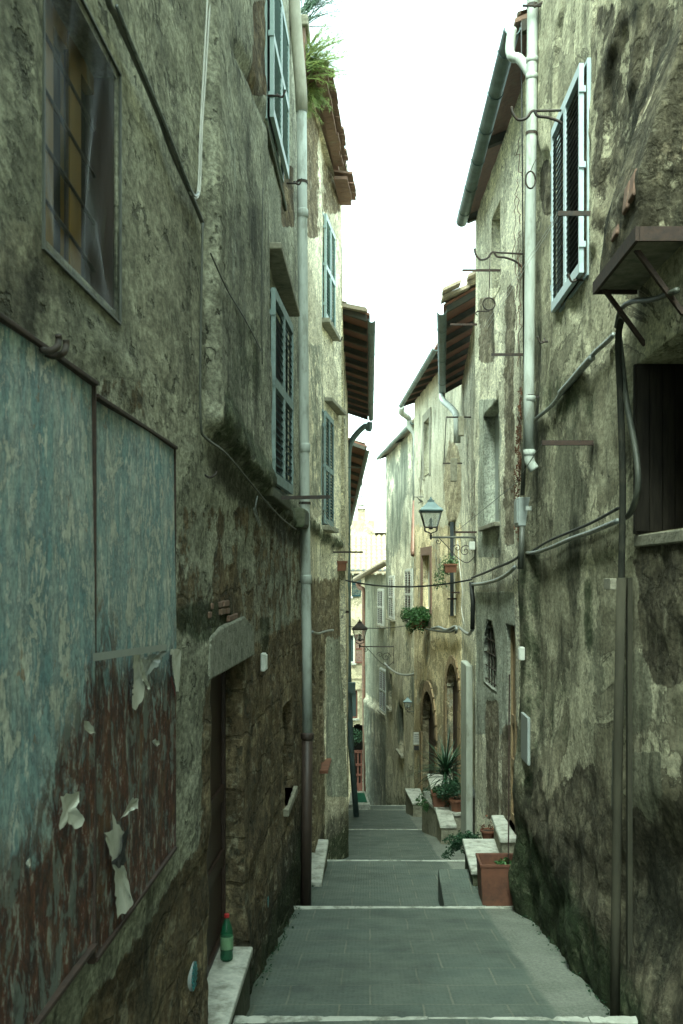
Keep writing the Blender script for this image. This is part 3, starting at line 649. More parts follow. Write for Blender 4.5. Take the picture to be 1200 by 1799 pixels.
for k, Y in enumerate(NOS):                       # pale marble edges of the steps
    rt = {0: 1.72, 1: 1.75}.get(k, 2.6); lf = -1.05; m = MB(); x = lf; R = random.Random(k)
    while x < rt:
        L = min(R.uniform(.8, 1.5), rt - x); e = R.uniform(-.006, .006)
        n_ = max(4, int((L - .006) / .03)); k0 = len(m.v); zt = gz(Y - .001) + .012 + e * .4
        for i_ in range(n_ + 1):
            xx_ = x + .003 + (L - .006) * i_ / n_; ch = max(0, R.gauss(-.004, .006)) + .002 * R.random(); wr = -.006 * math.exp(-((xx_ - .35) / .7) ** 2)
            yf, yb = Y - .085 + e + .004 * R.random() + ch * .6, Y + .025 + e - ch
            m.v += [(xx_, yf, zt - .062), (xx_, yb, zt - .062), (xx_, yb, zt - .010 - ch), (xx_, yb - .009 - ch, zt + wr), (xx_, yf + .006 + ch, zt + wr), (xx_, yf, zt - .006 - ch + wr)]
        m.f += [(k0 + 6 * i_ + a_, k0 + 6 * i_ + (a_ + 1) % 6, k0 + 6 * i_ + 6 + (a_ + 1) % 6, k0 + 6 * i_ + 6 + a_) for i_ in range(n_) for a_ in range(6)] + [tuple(k0 + a_ for a_ in range(6)), tuple(k0 + 6 * n_ + a_ for a_ in range(6))[::-1]]
        x += L
    props(build('step_edge', m, 'edgestone'), kind='structure')

# ================================================================== LEFT HOUSES
L1 = Wall([(-4.5, -.90), (0, -.88), (6, -.86), (10.4, -.82), (12.4, -.795)], 1)
L1b = Wall([(12.4, -.795), (15.5, -.75), (17.3, -.52)], 1)
L2 = Wall([(17.5, -.50), (28.6, -.62), (29.3, -.63)], 1)
L3 = Wall([(29.5, -.74), (50, -1.8)], 1)
R1 = Wall([(-4.5, 1.66), (5.8, 1.66), (10.3, 1.64)], -1)
R2 = Wall([(10.3, 1.70), (15.1, 1.60)], -1)
R3 = Wall([(16.4, 1.81), (18, 1.9), (24.5, 2.25)], -1)
R4 = Wall([(24.5, 2.25), (33, 1.47)], -1)
R5 = Wall([(33.5, 1.85), (44.4, .71)], -1)
B2 = Wall([(44.9, .87), (52, -.27)], -1)
B1 = Wall([(56, -3.2), (56.001, 3.6)], 1)

zled = lambda Y: np.interp(Y, [5.0, 5.2, 8.1, 11, 12.3, 13, 16.3, 17.3], [.8, .77, .62, .5, .55, .62, .5, .48])
def disp_left(px, py, Y, Z):
    up = sst(Y, 5.08, 5.2) * sst(Z, zled(Y) - .03, zled(Y) + .03) * (.075 - .055 * sst(Y, 7.6, 8.4)) - .021 * np.maximum(Z - .8, 0) * sst(Y, 7, 9) * (1 - sst(Y, 12.5, 15))
    lip = el(Y * 0 + 0, (Z - zled(Y) - .07) / .09, 0, 0, 1, 1, .6) * sst(Y, 5.0, 5.4) * (.03 + .05 * fbm(Y * 2, Z * 0, Z * 3, 2, 3))
    base = sst(-Z, 1.6, 3.2) * (.02 + .05 * (fbm(Y, Z, Z * 0, 2.5, 4) + .5))
    crack = -.05 * np.exp(-((py - (1.75 * (px - 330) - 20 + 40 * fbm(Y, Z, Z * 0, .6, 2))) / 16) ** 2) * re(px, py, 395, 520, 0, 320, 20)
    return up + lip + base + crack
def wear_left(px, py, Y, Z):
    n = fbm(Y, Z, Y * 0, .7, 4)
    low = sst(py, 1040 + 60 * n, 1180) * sst(px, 300, 400) + sst(-Z, .95, 1.4)
    stone = np.maximum.reduce([sst(-Z, .25, .75) * sst(px, 330, 380), sst(-Z, 1.15, 1.6), .48 * re(px, py, 300, 600, 880, 1120, 20), .9 * re(px, py, 500, 528, 290, 400, 8), .85 * re(px, py, 425, 475, 0, 170, 12), .9 * el(px, py, 407, 1050, 22, 60, .2), .5 * el(px, py, 210, 700, 60, 60)])
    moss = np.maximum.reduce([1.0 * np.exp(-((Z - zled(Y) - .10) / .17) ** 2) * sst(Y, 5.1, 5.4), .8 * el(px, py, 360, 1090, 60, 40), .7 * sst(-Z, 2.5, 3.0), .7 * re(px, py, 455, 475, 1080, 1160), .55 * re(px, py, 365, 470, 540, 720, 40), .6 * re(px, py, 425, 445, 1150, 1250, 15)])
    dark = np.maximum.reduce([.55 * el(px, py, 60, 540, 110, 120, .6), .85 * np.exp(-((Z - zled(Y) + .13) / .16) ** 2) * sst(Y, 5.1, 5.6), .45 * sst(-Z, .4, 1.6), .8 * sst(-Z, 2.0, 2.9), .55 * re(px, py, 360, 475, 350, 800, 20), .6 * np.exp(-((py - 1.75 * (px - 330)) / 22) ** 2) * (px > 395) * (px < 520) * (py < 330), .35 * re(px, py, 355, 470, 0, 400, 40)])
    pale = np.maximum.reduce([.95 * re(px, py, 473, 514, 930, 1110, 5), .6 * re(px, py, 475, 520, 300, 560, 20)])
    white = np.maximum.reduce([.6 * re(px, py, 370, 395, 90, 520, 10), .5 * el(px, py, 110, 620, 40, 25), .25 * re(px, py, 360, 470, 0, 700, 20), .3 * re(px, py, 200, 360, 0, 650, 20)])
    brown = np.maximum.reduce([.5 * sst(py, 900, 1100) * sst(px, 330, 400), .5 * el(px, py, 30, 480, 80, 100), .35 * re(px, py, 220, 355, 300, 800, 40)])
    return dict(flat=sst(Y, 2.5, 2.68) * (1 - sst(Y, 3.85, 4.1)) * sst(Z, .75, .84) * (1 - sst(Z, 1.8, 1.95)), stone=stone, moss=moss, dark=dark, pale=pale, white=white, brown=brown)
HL = thing('plastered_house', (-.9, 5, gz(5)), 'tall rough grey-brown house along the left with rusty boards and a plastic-covered window', 'house')
hw0 = L1.hole(88, 208, 0, 0, .13); hw0.update(z0=.90, z1=1.70, a=L1.s_at(80), b=L1.s_at(205))
hd = L1.hole(368, 431, 1178, 1700, .17); hd['z1'] = -.53; hd['z0'] = -2.52
hn = L1.hole(500, 514, 1245, 1420, .13); hn['z0'] = -2.25; hn['z1'] = -1.28
hW1 = dict(a=L1.s_at(479), b=L1.s_at(503), z0=.72, z1=2.30, d=.16)
hWu = dict(a=L1.s_at(479), b=L1.s_at(498), z0=3.85, z1=5.2, d=.16)
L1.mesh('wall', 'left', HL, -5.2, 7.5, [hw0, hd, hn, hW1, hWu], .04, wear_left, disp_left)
m = MB(); m.box(-6, -.75, -4.5, 12.3, 7.52, 7.62); build('roof', m, 'tile', HL)
# window behind stretched plastic
win = None
m = MB(); a, b = hw0['a'], hw0['b']; z0, z1 = hw0['z0'], hw0['z1']; d = -.11
def wbar(q0, q1, za, zb, dd=d): m.ob(L1.at(q0, za, dd), L1.at(q1, za, dd) - L1.at(q0, za, dd), V(.035, 0, 0), V(0, 0, zb - za))
for q, w_ in ((a + .20, .10), (b - .28, .12)): wbar(q, q + w_, z0, z1)
for z in (z0, z1 - .06): wbar(a, b, z, z + .06)
win = build('window', m, 'yellowwood', HL, label='yellow wooden window behind a stretched sheet of clear plastic')
m = MB(); m.ob(L1.at(a - .05, z0 - .05, -.125), L1.at(b + .05, z0 - .05, -.125) - L1.at(a - .05, z0 - .05, -.125), V(.02, 0, 0), V(0, 0, z1 - z0 + .1)); build('pane', m, 'black', win)
m = MB()
for k in range(1, 5): m.tube([L1.at(a, z0 + (z1 - z0) * k / 5 + .05, -.075), L1.at(b, z0 + (z1 - z0) * k / 5 - .02, -.075)], .007, 6)
m.tube([L1.at(b - .30, z0, -.08), L1.at(b - .30, z1, -.08)], .008, 6)
build('grille', m, 'iron', win)
m = MB(); m.ob(L1.at(b - .012, z0 + .001, -.125), (0, .02, 0), (.117, 0, 0), (0, 0, z1 - z0 - .002)); m.ob(L1.at(a, z0 - .008, -.125), L1.at(b - .013, z0, -.125) - L1.at(a, z0, -.125), (.117, 0, 0), (0, 0, .016)); build('shade_liner', m, 'door', win)  # dark liner added over the bright reveal, standing in for its shade
m = MB(); nu, nv = 26, 34
for i in range(nu + 1):
    for j in range(nv + 1):
        u_, v_ = i / nu, j / nv; q = a - .03 + (b - a + .06) * u_; z = z0 - .03 + (z1 - z0 + .06) * v_
        e = min(u_, 1 - u_, v_, 1 - v_) * 4; e = min(1, e)
        off = .004 + e * (.014 * math.sin(u_ * 9 + v_ * 4 + 2.2 * math.sin(v_ * 5)) + .012 * math.sin(u_ * 21 - v_ * 6)) - e * .022
        m.v.append(tuple(L1.at(q, z, off)))
m.f = [(i * (nv + 1) + j, (i + 1) * (nv + 1) + j, (i + 1) * (nv + 1) + j + 1, i * (nv + 1) + j + 1) for i in range(nu) for j in range(nv)]
build('plastic_sheet', m, 'film', win, smooth=True)
m = MB()
for (q0, q1, za, zb) in ((a - .034, a - .026, z0 - .03, z1 + .03), (b + .026, b + .034, z0 - .03, z1 + .03), (a - .034, b + .034, z1 + .026, z1 + .034), (a - .034, b + .034, z0 - .036, z0 - .028)):
    m.ob(L1.at(q0, za, .0), L1.at(q1, za, 0) - L1.at(q0, za, 0), V(.009, 0, 0), V(0, 0, zb - za))
build('batten', m, 'gcable', win)
# door
dd_ = planked_door(L1, hd, 'door', 'door', HL, 2, label='dark brown door set deep in the stone wall')
m = MB(); c = [L1.at(hd['a'] - .09, -.56, .018), L1.at(hd['b'] + .38, -.58, .018), L1.at(hd['b'] + .33, -.37, .014), L1.at(hd['b'] - .1, -.28, .014), L1.at(hd['a'] + .3, -.30, .016), L1.at(hd['a'] - .03, -.34, .014)]
m.prism(c, (-.2, 0, 0)); build('lintel', m, 'oldstone', dd_, bev=.012)
m = MB()
for k, (z, q0, q1) in enumerate(((-.235, .02, .72), (-.19, .1, .85), (-.285, .72, .98))):
    q = hd['a'] + q0
    while q < hd['a'] + q1: m.ob(L1.at(q, z, -.042), (0, .2, .004 * random.uniform(-1, 1)), (.035 + random.uniform(0, .012), 0, 0), (0, 0, .036)); q += .215
build('relieving_bricks', m, 'brick', dd_, bev=.006)
m = MB(); m.box(-1.03, -.775, 5.22, 6.60, -2.515, -2.46); build('threshold', m, 'marble', dd_, bev=.012)
m = MB(); m.box(-1.03, -.795, 5.24, 6.58, -3.1, -2.517); build('step_base', m, 'moss_stone', dd_)
# shallow niche
pn_ = panel(L1, hn, 'stone', 'niche', HL, 0.0, .03)
m = MB(); q0 = hn['a'] - .1; m.ob(L1.at(q0, hn['z0'] - .07, -.1), L1.at(hn['b'] + .1, hn['z0'] - .07, -.1) - L1.at(q0, hn['z0'] - .07, -.1), V(.15, 0, 0), V(0, 0, .07)); build('sill', m, 'stone', pn_, bev=.01)
# shuttered windows of the left house
def sh_px(house, wall, x0, x1, offn, offf, zb, zt, *a_, **k):
    n0 = wall.pt(x0, CY, offn); n1 = wall.pt(x1, CY, offf); return shutters(house, wall, n0, n1, zb, zt, *a_, **k)
w1 = sh_px(HL, L1, 476, 509, .05, .09, .74, 2.30, 'tealgrey', 'dteal', 'window', rails=(0, .52, 1), pitch=.062, label='lower window with closed dark slatted shutters in pale frames')
m = MB(); A = L1.pt(470, 445, .02); B_ = L1.pt(506, 548, .02); A.z = B_.z = 2.62; m.ob((-.95, A.y - .05, 2.60), (0, B_.y - A.y + .3, 0), (.245, .0, 0), (0, 0, .055)); build('hood', m, 'stone', w1, bev=.01)
m = MB(); m.ob((-.9, L1.pt(478, 0, .1).y, .60), (0, 1.7, 0), (.16, 0, 0), (0, 0, .085)); build('sill', m, 'moss_stone', w1, bev=.012)
w2 = sh_px(HL, L1, 474, 502, -.01, .0, 3.88, 5.25, 'aqua', 'teal', 'window', rails=(0, .5, 1), label='upper window with closed teal shutters above the hood')
m = MB(); m.ob((-.98, 8.3, 3.72), (0, 1.9, 0), (.13, 0, 0), (0, 0, .07)); build('sill', m, 'moss_stone', w2, bev=.012)
# mossy corbel block below the sill, beside the downpipe
m = MB(); p = L1.pt(516, 928, 0); m.ob((-.86, p.y - .1, .50), (0, .95, .02), (.17, 0, 0), (0, .1, .22)); build('corbel', m, 'moss_stone', HL, bev=.04)

def wear_leftb(px, py, Y, Z):
    return dict(stone=np.maximum.reduce([sst(-Z, -.3, .3) * .75 * (1 - sst(px, 568, 578) * sst(py, 1100, 1150)), .85 * re(px, py, 545, 560, 180, 420, 8), .6 * re(px, py, 560, 600, 280, 380, 10)]),
                dark=np.maximum.reduce([.35 * sst(-Z, -.5, .8), .75 * sst(-Z, 3.6, 4.2), .5 * np.exp(-((Z - zled(Y)) / .2) ** 2)]),
                moss=np.maximum.reduce([.85 * sst(-Z, 3.9, 4.6), .75 * np.exp(-((Z - zled(Y) - .05) / .15) ** 2)]),
                pale=np.maximum.reduce([.85 * re(px, py, 574, 612, 1060, 1400, 5), .5 * re(px, py, 542, 570, 600, 900, 8)]), white=.3 * (Z > 2), brown=.5 * sst(-Z, -.2, .5))
def disp_leftb(px, py, Y, Z):
    return disp_left(px * 0, py, Y, Z) * (Z > -1.6) + sst(-Z, 1.0, 4.2) * sst(Y, 16.2, 17.2) * .14
HLb = thing('plastered_house', (-.9, 15, gz(15)), 'cream plastered house past the downpipe with a bush growing on its tiled roof', 'house')
hb1 = dict(a=L1b.s_at(571), b=L1b.s_at(585), z0=3.95, z1=5.5, d=.15); hb2 = dict(a=L1b.s_at(571), b=L1b.s_at(583), z0=.75, z1=2.45, d=.15)
hb3 = dict(a=L1b.s_at(548), b=L1b.s_at(555), z0=-4.0, z1=-1.25, d=.22); hb4 = dict(a=L1b.s_at(563), b=L1b.s_at(569), z0=-2.95, z1=-1.5, d=.2)
L1b.mesh('wall', 'left_b', HLb, -5.5, 6.55, [hb1, hb2, hb3, hb4], .045, wear_leftb, disp_leftb)
w = sh_px(HLb, L1b, 569.5, 586, .05, .05, 3.95, 5.55, 'aqua', 'teal', 'window', rails=(0, .5, 1), sill=.1, label='upper window with closed teal shutters')
w = sh_px(HLb, L1b, 568.5, 583, .05, .05, .78, 2.5, 'tealgrey', 'dteal', 'window', rails=(0, .5, 1), sill=.1, label='lower window with dark closed shutters under a stone hood')
m = MB(); p = L1b.pt(566, 0, 0); q = L1b.pt(592, 0, 0); m.ob(p + V(-.1, 0, 2.72 - p.z), (q.x - p.x, q.y - p.y, 0), (.26, .05, 0), (0, 0, .06)); build('hood', m, 'stone', w, bev=.01)
d2 = planked_door(L1b, hb3, 'door', 'door', HLb, 2)
m = MB(); p = L1b.at(hb3['a'] - .6, -4.02, -.1); m.ob(p, (0, 2.1, 0), (.27, 0, 0), (0, 0, .07)); build('threshold', m, 'marble', d2, bev=.012)
m = MB(); m.ob(p - V(0, 0, .45), (0, 2.08, 0), (.25, 0, 0), (0, 0, .448)); build('step_base', m, 'moss_stone', d2)
nb = panel(L1b, hb4, 'black', 'window', HLb, 0); m = MB(); p = L1b.at(hb4['a'] - .15, -3.0, -.05); m.ob(p, L1b.dir(hb4['a']) * 1.0, V(.17, 0, 0), V(0, 0, .05)); build('sill', m, 'terra', nb)
# roof edge of red tiles, end pier
m = MB(); e0, e1 = V(-.62, 13.0, 6.55), V(-.42, 17.35, 6.62); dv = (e1 - e0); uu = dv.normalized()
m.ob(e0 - V(.4, 0, 0), dv, V(.36, 0, .0), V(0, 0, .07)); rf = build('roof', m, 'brick', HLb)
m = MB(); q = 0
while q < dv.length - .2:
    off = (.03 if q < dv.length - 1.5 else .10) + random.uniform(-.02, .02); m.ob(e0 + uu * q + V(-.1, 0, .075 + random.uniform(-.01, .01) - (0 if q < dv.length - 1.4 else .2)), uu * .185, V(.2 + off, random.uniform(-.02, .02), -.03), V(0, 0, .035)); m.ob(e0 + uu * q + V(-.1, 0, -.04 - (0 if q < dv.length - 1.4 else .2)), uu * .19, V(.12 + off, 0, 0), V(0, 0, .05)); q += .2
build('roof_tiles', m, 'brick', rf)
m = MB(); coppi(m, e0 + V(.02, 0, .12), uu, V(-1, 0, .3), dv.length, 3.5); build('roof_tiles', m, 'tile', rf)
m = MB(); p = P(529, 60, 13.0); m.box(p.x - .15, p.x + .07, 12.75, 13.15, 6.2, 7.02); pier = build('chimney', m, 'brick', rf, bev=.01)
m = MB(); m.box(p.x - .18, p.x + .11, 12.70, 13.2, 7.022, 7.16); build('chimney_cap', m, 'stone', pier, bev=.02)
m = MB(); p = P(600, 320, 17.2); m.box(p.x - .1, p.x + .1, 17.2, 17.33, p.z - .05, p.z + .03); build('roof_bracket', m, 'stone', rf)

def wear_gen(seed, base=-5, st=.35, dk=.35, ms=.5):
    def f(px, py, Y, Z):
        n = fbm(Y + seed * 9, Z + seed * 3, Y * 0, .5, 3); gl = np.interp(Y, NOS, [gz(v + .01) for v in NOS]); h = Z - gl
        return dict(stone=st + n * .5 - .12 + .4 * (1 - sst(h, 0, 2.2)), dark=dk * (1 - sst(h, 0, 4)) + n * .2, moss=ms * (1 - sst(h, 0, .8)), pale=.3 + n * .5, white=.1 + 0 * Z, brown=.2 + n * .5)
    return f
HL2 = thing('eaved_house', (-.6, 23, gz(23)), 'cream house with deep rafter eaves, second on the left past the bush', 'house')
h1 = dict(a=L2.s_at(604), b=L2.s_at(606.5), z0=1.9, z1=4.0, d=.15)
L2.mesh('wall', 'left_b', HL2, -8, 4.7, [h1], .09, wear_gen(1))
panel(L2, h1, 'redwood', 'window', HL2, .06)
eave_roof(HL2, (-.5, 17.5, 4.6), (-.63, 29.2, 4.6), (0, 17.6, 4.53), (0, 28.7, 4.5), .34, 1.0, tilemat='tile')
m = MB()
for k in range(4): m.ob((-.56 - .5 * k, 17.45, 4.72 + .16 * k), (.5, .0, -.1), (0, .3, 0), (0, 0, .07))
build('verge_tiles', m, 'tile', HL2)
HL3 = thing('eaved_house', (-1.0, 34, gz(34)), 'small cream house end with a sloping eave, behind the left downpipe', 'house')
L3.mesh('wall', 'left_b', HL3, -11, 4.3, [], .15, wear_gen(2))
eave_roof(HL3, (-.74, 29.6, 4.35), (-1.5, 46, 3.0), (-.09, 31.5, 4.0), (-.95, 46, 2.3), .34, 1.3, nbr=4)

# ================================================================== RIGHT HOUSES
def disp_right(px, py, Y, Z):
    rub = sst(-Z, 1.1, 2.6) * (.05 + .09 * (fbm(Y, Z, Y * 0, 2.2, 4) + .4))
    corner = .10 * sst(Y, 9.6, 10.2) * (1 - sst(Z, .5, 1.0))
    flake = .03 * sst(fbm(Y * .9, Z * .6, Y * 0 + 3, 1.1, 4), .0, .05) * sst(Z, .8, 2)
    deep = -.10 * el(px, py, 1155, 1580, 60, 130, .6)
    return rub + corner + flake + deep
def wear_right(px, py, Y, Z):
    n = fbm(Y, Z, Y * 0, .8, 4)
    return dict(stone=np.maximum.reduce([sst(py + 260 * n, 1240, 1520), .9 * el(px, py, 1170, 1080, 50, 130, .3), .55 * re(px, py, 1040, 1200, 0, 420, 20), .8 * el(px, py, 1170, 1000, 60, 60), .9 * el(px, py, 960, 330, 14, 50, .3), .85 * el(px, py, 1180, 1600, 80, 200, .4)]),
                dark=np.maximum.reduce([.65 * el(px, py, 935, 900, 40, 330, .6), .62 * re(px, py, 890, 975, 1000, 1450, 35), .3 * sst(py, 950, 1250), .5 * re(px, py + 150 * n, 930, 1100, 1440, 1999, 110), .7 * el(px, py, 1150, 250, 70, 150), .62 * el(px, py, 1010, 1000, 16, 120), .6 * el(px, py, 1000, 1150, 26, 90), .5 * el(px, py, 1050, 820, 12, 70), .45 * re(px, py, 940, 970, 0, 1000, 20), .75 * el(px, py + 120 * n, 1150, 1590, 60, 150, .8), .5 * sst(-Z, 1.5, 2.5), .5 * re(px, py, 935, 965, 560, 1400, 15)]),
                moss=np.maximum.reduce([.62 * el(px, py, 1000, 700, 70, 60, .8), .7 * el(px, py, 1035, 1080, 10, 80), .75 * sst(-Z, 2.0, 2.7), .55 * re(px, py, 890, 965, 950, 1500, 30), .6 * el(px, py, 1180, 250, 60, 140), .5 * el(px, py, 985, 1250, 30, 90)]),
                pale=np.maximum.reduce([.6 * el(px, py, 1000, 880, 38, 170, .5), .5 * el(px, py, 1045, 1180, 26, 170, .5), .9 * re(px, py, 1110, 1160, 1320, 1520, 8), .6 * el(px, py, 1120, 1220, 30, 90)]),
                white=np.maximum.reduce([.5 * re(px, py, 1108, 1118, 1100, 1320, 4), .45 * el(px, py, 1025, 1330, 14, 60), .4 * el(px, py, 1040, 720, 50, 30), .4 * el(px, py, 950, 700, 16, 200)]),
                brown=np.maximum.reduce([.5 * re(px, py, 1040, 1200, 0, 600, 40), .45 * sst(py, 1150, 1400), .08 + 0 * Z]))
HR = thing('plastered_house', (1.7, 5, gz(5)), 'tall stained brown house on the right with a bracketed balcony and dark louvred shutters', 'house')
hr0 = dict(a=R1.s_at(1210), b=R1.s_at(1118), z0=.25, z1=1.30, d=.34)
hr0['a'], hr0['b'] = sorted((hr0['a'], hr0['b'])); hr0['a'] = max(0, hr0['b'] - 1.15)
hr1 = dict(a=min(R1.s_at(1020), R1.s_at(980)), b=max(R1.s_at(1020), R1.s_at(980)), z0=2.30, z1=3.82, d=.12)
R1.mesh('wall', 'right', HR, -5.2, 6.6, [hr0, hr1], .04, wear_right, disp_right)
m = MB(); m.box(1.6, 6, -4.5, 10.2, 6.62, 6.72); build('roof', m, 'tile', HR)
pw = panel(R1, hr0, 'black', 'window', HR, 0.0, label='dark window with a deep reveal blackened by an added leaf')
m = MB()
for k in range(3): m.ob(R1.at(hr0['a'] + .2 + .4 * k, .25, -.30), (0, .07, 0), (.02, 0, 0), (0, 0, 1.05))
build('window_frame', m, 'door', pw)
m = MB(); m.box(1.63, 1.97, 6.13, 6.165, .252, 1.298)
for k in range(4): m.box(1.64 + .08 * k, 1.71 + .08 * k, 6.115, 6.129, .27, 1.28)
build('added_shade_leaf', m, 'shadeboard', pw)  # dark leaf added to blacken the far reveal, in place of shade
m = MB(); m.ob(R1.at(hr0['a'], .17, .02), (0, 1.15, 0), (.3, 0, 0), (0, 0, .075)); build('sill', m, 'stone', pw, bev=.01)
w = sh_px(HR, R1, 1026, 975, .04, .04, 2.28, 3.86, 'blue', 'dblue', 'window', rails=(0, 1), pitch=.048, label='closed pair of dark louvred shutters in a pale blue frame')
# bracketed masonry box
X0, YA, YB, ZB = 1.39, 5.18, 6.15, 1.76
m = MB(); m.box(X0, 1.70, YA, YB, ZB, ZB + .05); bal = build('balcony', m, 'stone', HR, label='tapering plastered box with bare bricks on rusty iron brackets')
m = MB(); m.ob((X0 - .012, YA - .012, ZB - .025), (.02, 0, 0), (0, YB - YA + .024, 0), (0, 0, .075)); m.ob((X0 + .01, YA - .012, ZB - .025), (.25, 0, 0), (0, .02, 0), (0, 0, .075)); m.ob((X0 + .01, YB - .01, ZB - .025), (.25, 0, 0), (0, .02, 0), (0, 0, .075))
for yy in (YA + .12, YB - .12): m.ob((X0 + .02, yy, ZB - .03), (.03, 0, 0), (0, .03, 0), (.25, 0, -.34))
build('iron_bracket', m, 'rust', bal)
m = MB(); nu, nv = 30, 26
def tap(u_, v_):                                  # tapering masonry rising from the slab back to the wall
    z = ZB + .05 + v_ * 1.15; k = 1 - max(0, (v_ - .25) / .75) ** 1.1; xo = 1.655 - (1.655 - X0 - .02) * k; y0, y1 = YA + .03 - .25 * v_, YB - .03 - .52 * v_
    if u_ < .22: t = u_ / .22; return V(1.70 - (1.70 - xo) * t, y0, z)
    if u_ > .78: t = (u_ - .78) / .22; return V(xo + (1.70 - xo) * t, y1, z)
    return V(xo, y0 + (y1 - y0) * (u_ - .22) / .56, z)
for i in range(nu + 1):
    for j in range(nv + 1):
        p = tap(i / nu, j / nv); d_ = float(fbm(np.array([p.x]), np.array([p.y]), np.array([p.z]), 5, 4)[0]) * .035; m.v.append((p.x - abs(d_), p.y + d_, p.z))
m.f = [(i * (nv + 1) + j, (i + 1) * (nv + 1) + j, (i + 1) * (nv + 1) + j + 1, i * (nv + 1) + j + 1) for i in range(nu) for j in range(nv)]
m.f.append(tuple(i * (nv + 1) + nv for i in range(nu + 1)))
build('parapet', m, 'right', bal, smooth=True)
m = MB()
for (yy, zz, ww, hh) in ((5.24, 2.0, .11, .15), (5.37, 1.98, .10, .16), (5.6, 1.92, .13, .07)):
    m = MB(); m.ob((X0 - .010, yy, zz), (.1, 0, 0), (0, ww, -.01), (.02, .01, hh)); build('bare_brick', m, 'brick', bal, bev=.012)

def wear_r2(px, py, Y, Z):
    n = fbm(Y, Z, Y * 0 + 5, .9, 4)
    return dict(stone=np.maximum.reduce([.85 * re(px, py, 885, 905, 500, 960, 10), .7 * re(px, py, 840, 872, 520, 640, 10), sst(py, 1230, 1300) * .8 * sst(px, 875, 885), .8 * re(px, py, 852, 876, 1230, 1440, 5), .15 + n * .5]),
                dark=np.maximum.reduce([.5 * el(px, py, 860, 1000, 40, 90), .55 * re(px, py, 905, 940, 400, 1000, 10), .06 + .8 * n, .3 * sst(-Z, 0, 1.5)]), moss=.25 * sst(-Z, 1.5, 3),
                pale=np.maximum.reduce([.9 * re(px, py, 832, 905, 1040, 1290, 6), .8 * re(px, py, 840, 880, 700, 980, 6)]), white=.35 + 0 * Z, brown=.7 * sst(py, 1250, 1320) * sst(px, 868, 880))
HR2 = thing('plastered_house', (1.7, 12.5, gz(12.5)), 'grey-cream house in the middle right with a long zinc gutter and bricked-in windows', 'house')
def hpx(wall, x0, x1, z0, z1, d=.15, arch=0):
    a, b = sorted((wall.s_at(x0), wall.s_at(x1))); return dict(a=a, b=b, z0=z0, z1=z1, d=d, arch=arch)
g1 = hpx(R2, 865, 880, 3.65, 4.75, .16); g2 = hpx(R2, 850, 876, .68, 2.25, .16); g3 = hpx(R2, 849, 872, -1.52, -.62, .22, 1.0); g4 = hpx(R2, 888, 904, -3.0, -.60, .10)
R2.mesh('wall', 'right_b', HR2, -5.8, 5.42, [g1, g2, g3, g4], .045, wear_r2)
panel(R2, g1, 'whitebox', 'window', HR2, 0, label='upper window walled up with pale plaster'); wk = panel(R2, g2, 'greybox', 'window', HR2, 0, label='tall window walled up with grey plaster')
m = MB(); m.ob(R2.at(g2['a'] - .08, g2['z0'] - .06, .07), R2.dir(.1) * (g2['b'] - g2['a'] + .16), V(.2, 0, 0), V(0, 0, .06)); build('sill', m, 'stone', wk, bev=.008)
ga_ = panel(R2, g3, 'black', 'window', HR2, 0, label='small arched window with an iron grille')
m = MB()
for k in range(1, 5): q = g3['a'] + (g3['b'] - g3['a']) * k / 5; m.tube([R2.at(q, g3['z0'], -.05), R2.at(q, g3['z1'] - .03, -.05)], .009, 6)
for k in range(5): z = g3['z0'] + .05 + .19 * k; m.tube([R2.at(g3['a'], z, -.04), R2.at(g3['b'], z, -.04)], .008, 6)
build('grille', m, 'iron', ga_)
planked_door(R2, g4, 'tuff', 'door', HR2, 2, label='narrow brown door behind the marble bench')
eave_roof(HR2, (1.70, 10.35, 5.5), (1.6, 15.1, 5.42), (1.46, 10.0, 5.50), (1.42, 15.1, 5.36), .4, 30, gr=.085, nbr=6, deck='brick')
m = MB(); halfgutter(m, (1.42, 9.94, 5.52), (1.42, 9.95, 5.52), .06, (-1, 0, 0))

HR3 = thing('eaved_house', (2.0, 20, gz(20)), 'narrow weathered house on the right under short dark rafters and a steep gutter', 'house')
g5 = hpx(R3, 817, 822, 1.4, 3.0, .15)
R3.mesh('wall', 'right_b', HR3, -7.5, 4.72, [], .07, wear_gen(4, st=.4))
eave_roof(HR3, (1.85, 16.9, 4.65), (2.25, 24.5, 4.65), (1.254, 17.0, 4.52), (1.81, 24.5, 4.5), .55, 1.05, gr=.085, nbr=3)
m = MB()
for k in range(4): m.ob((1.22 + .42 * k, 16.8, 4.66 + .23 * k), (.46, 0, .20), (0, .35, 0), (0, 0, .06)); m.ob((1.22 + .42 * k, 16.6, 4.74 + .23 * k), (.3, 0, .14), (0, .3, 0), (0, 0, .05))
build('verge_tiles', m, 'tile', HR3)
m = MB(); m.box(1.68, 1.80, 17.4, 18.4, -5.2, -1.58); build('pilaster', m, 'paleplaster', HR3, bev=.02, label='tall white-painted pilaster')
for b_ in ((1.62, 1.72, 18.2, 18.35, 2.55, 2.9), (1.60, 1.72, 19.6, 19.8, 1.85, 2.3)): m = MB(); m.box(*b_); build('window_hood', m, 'stone', HR3, bev=.01)

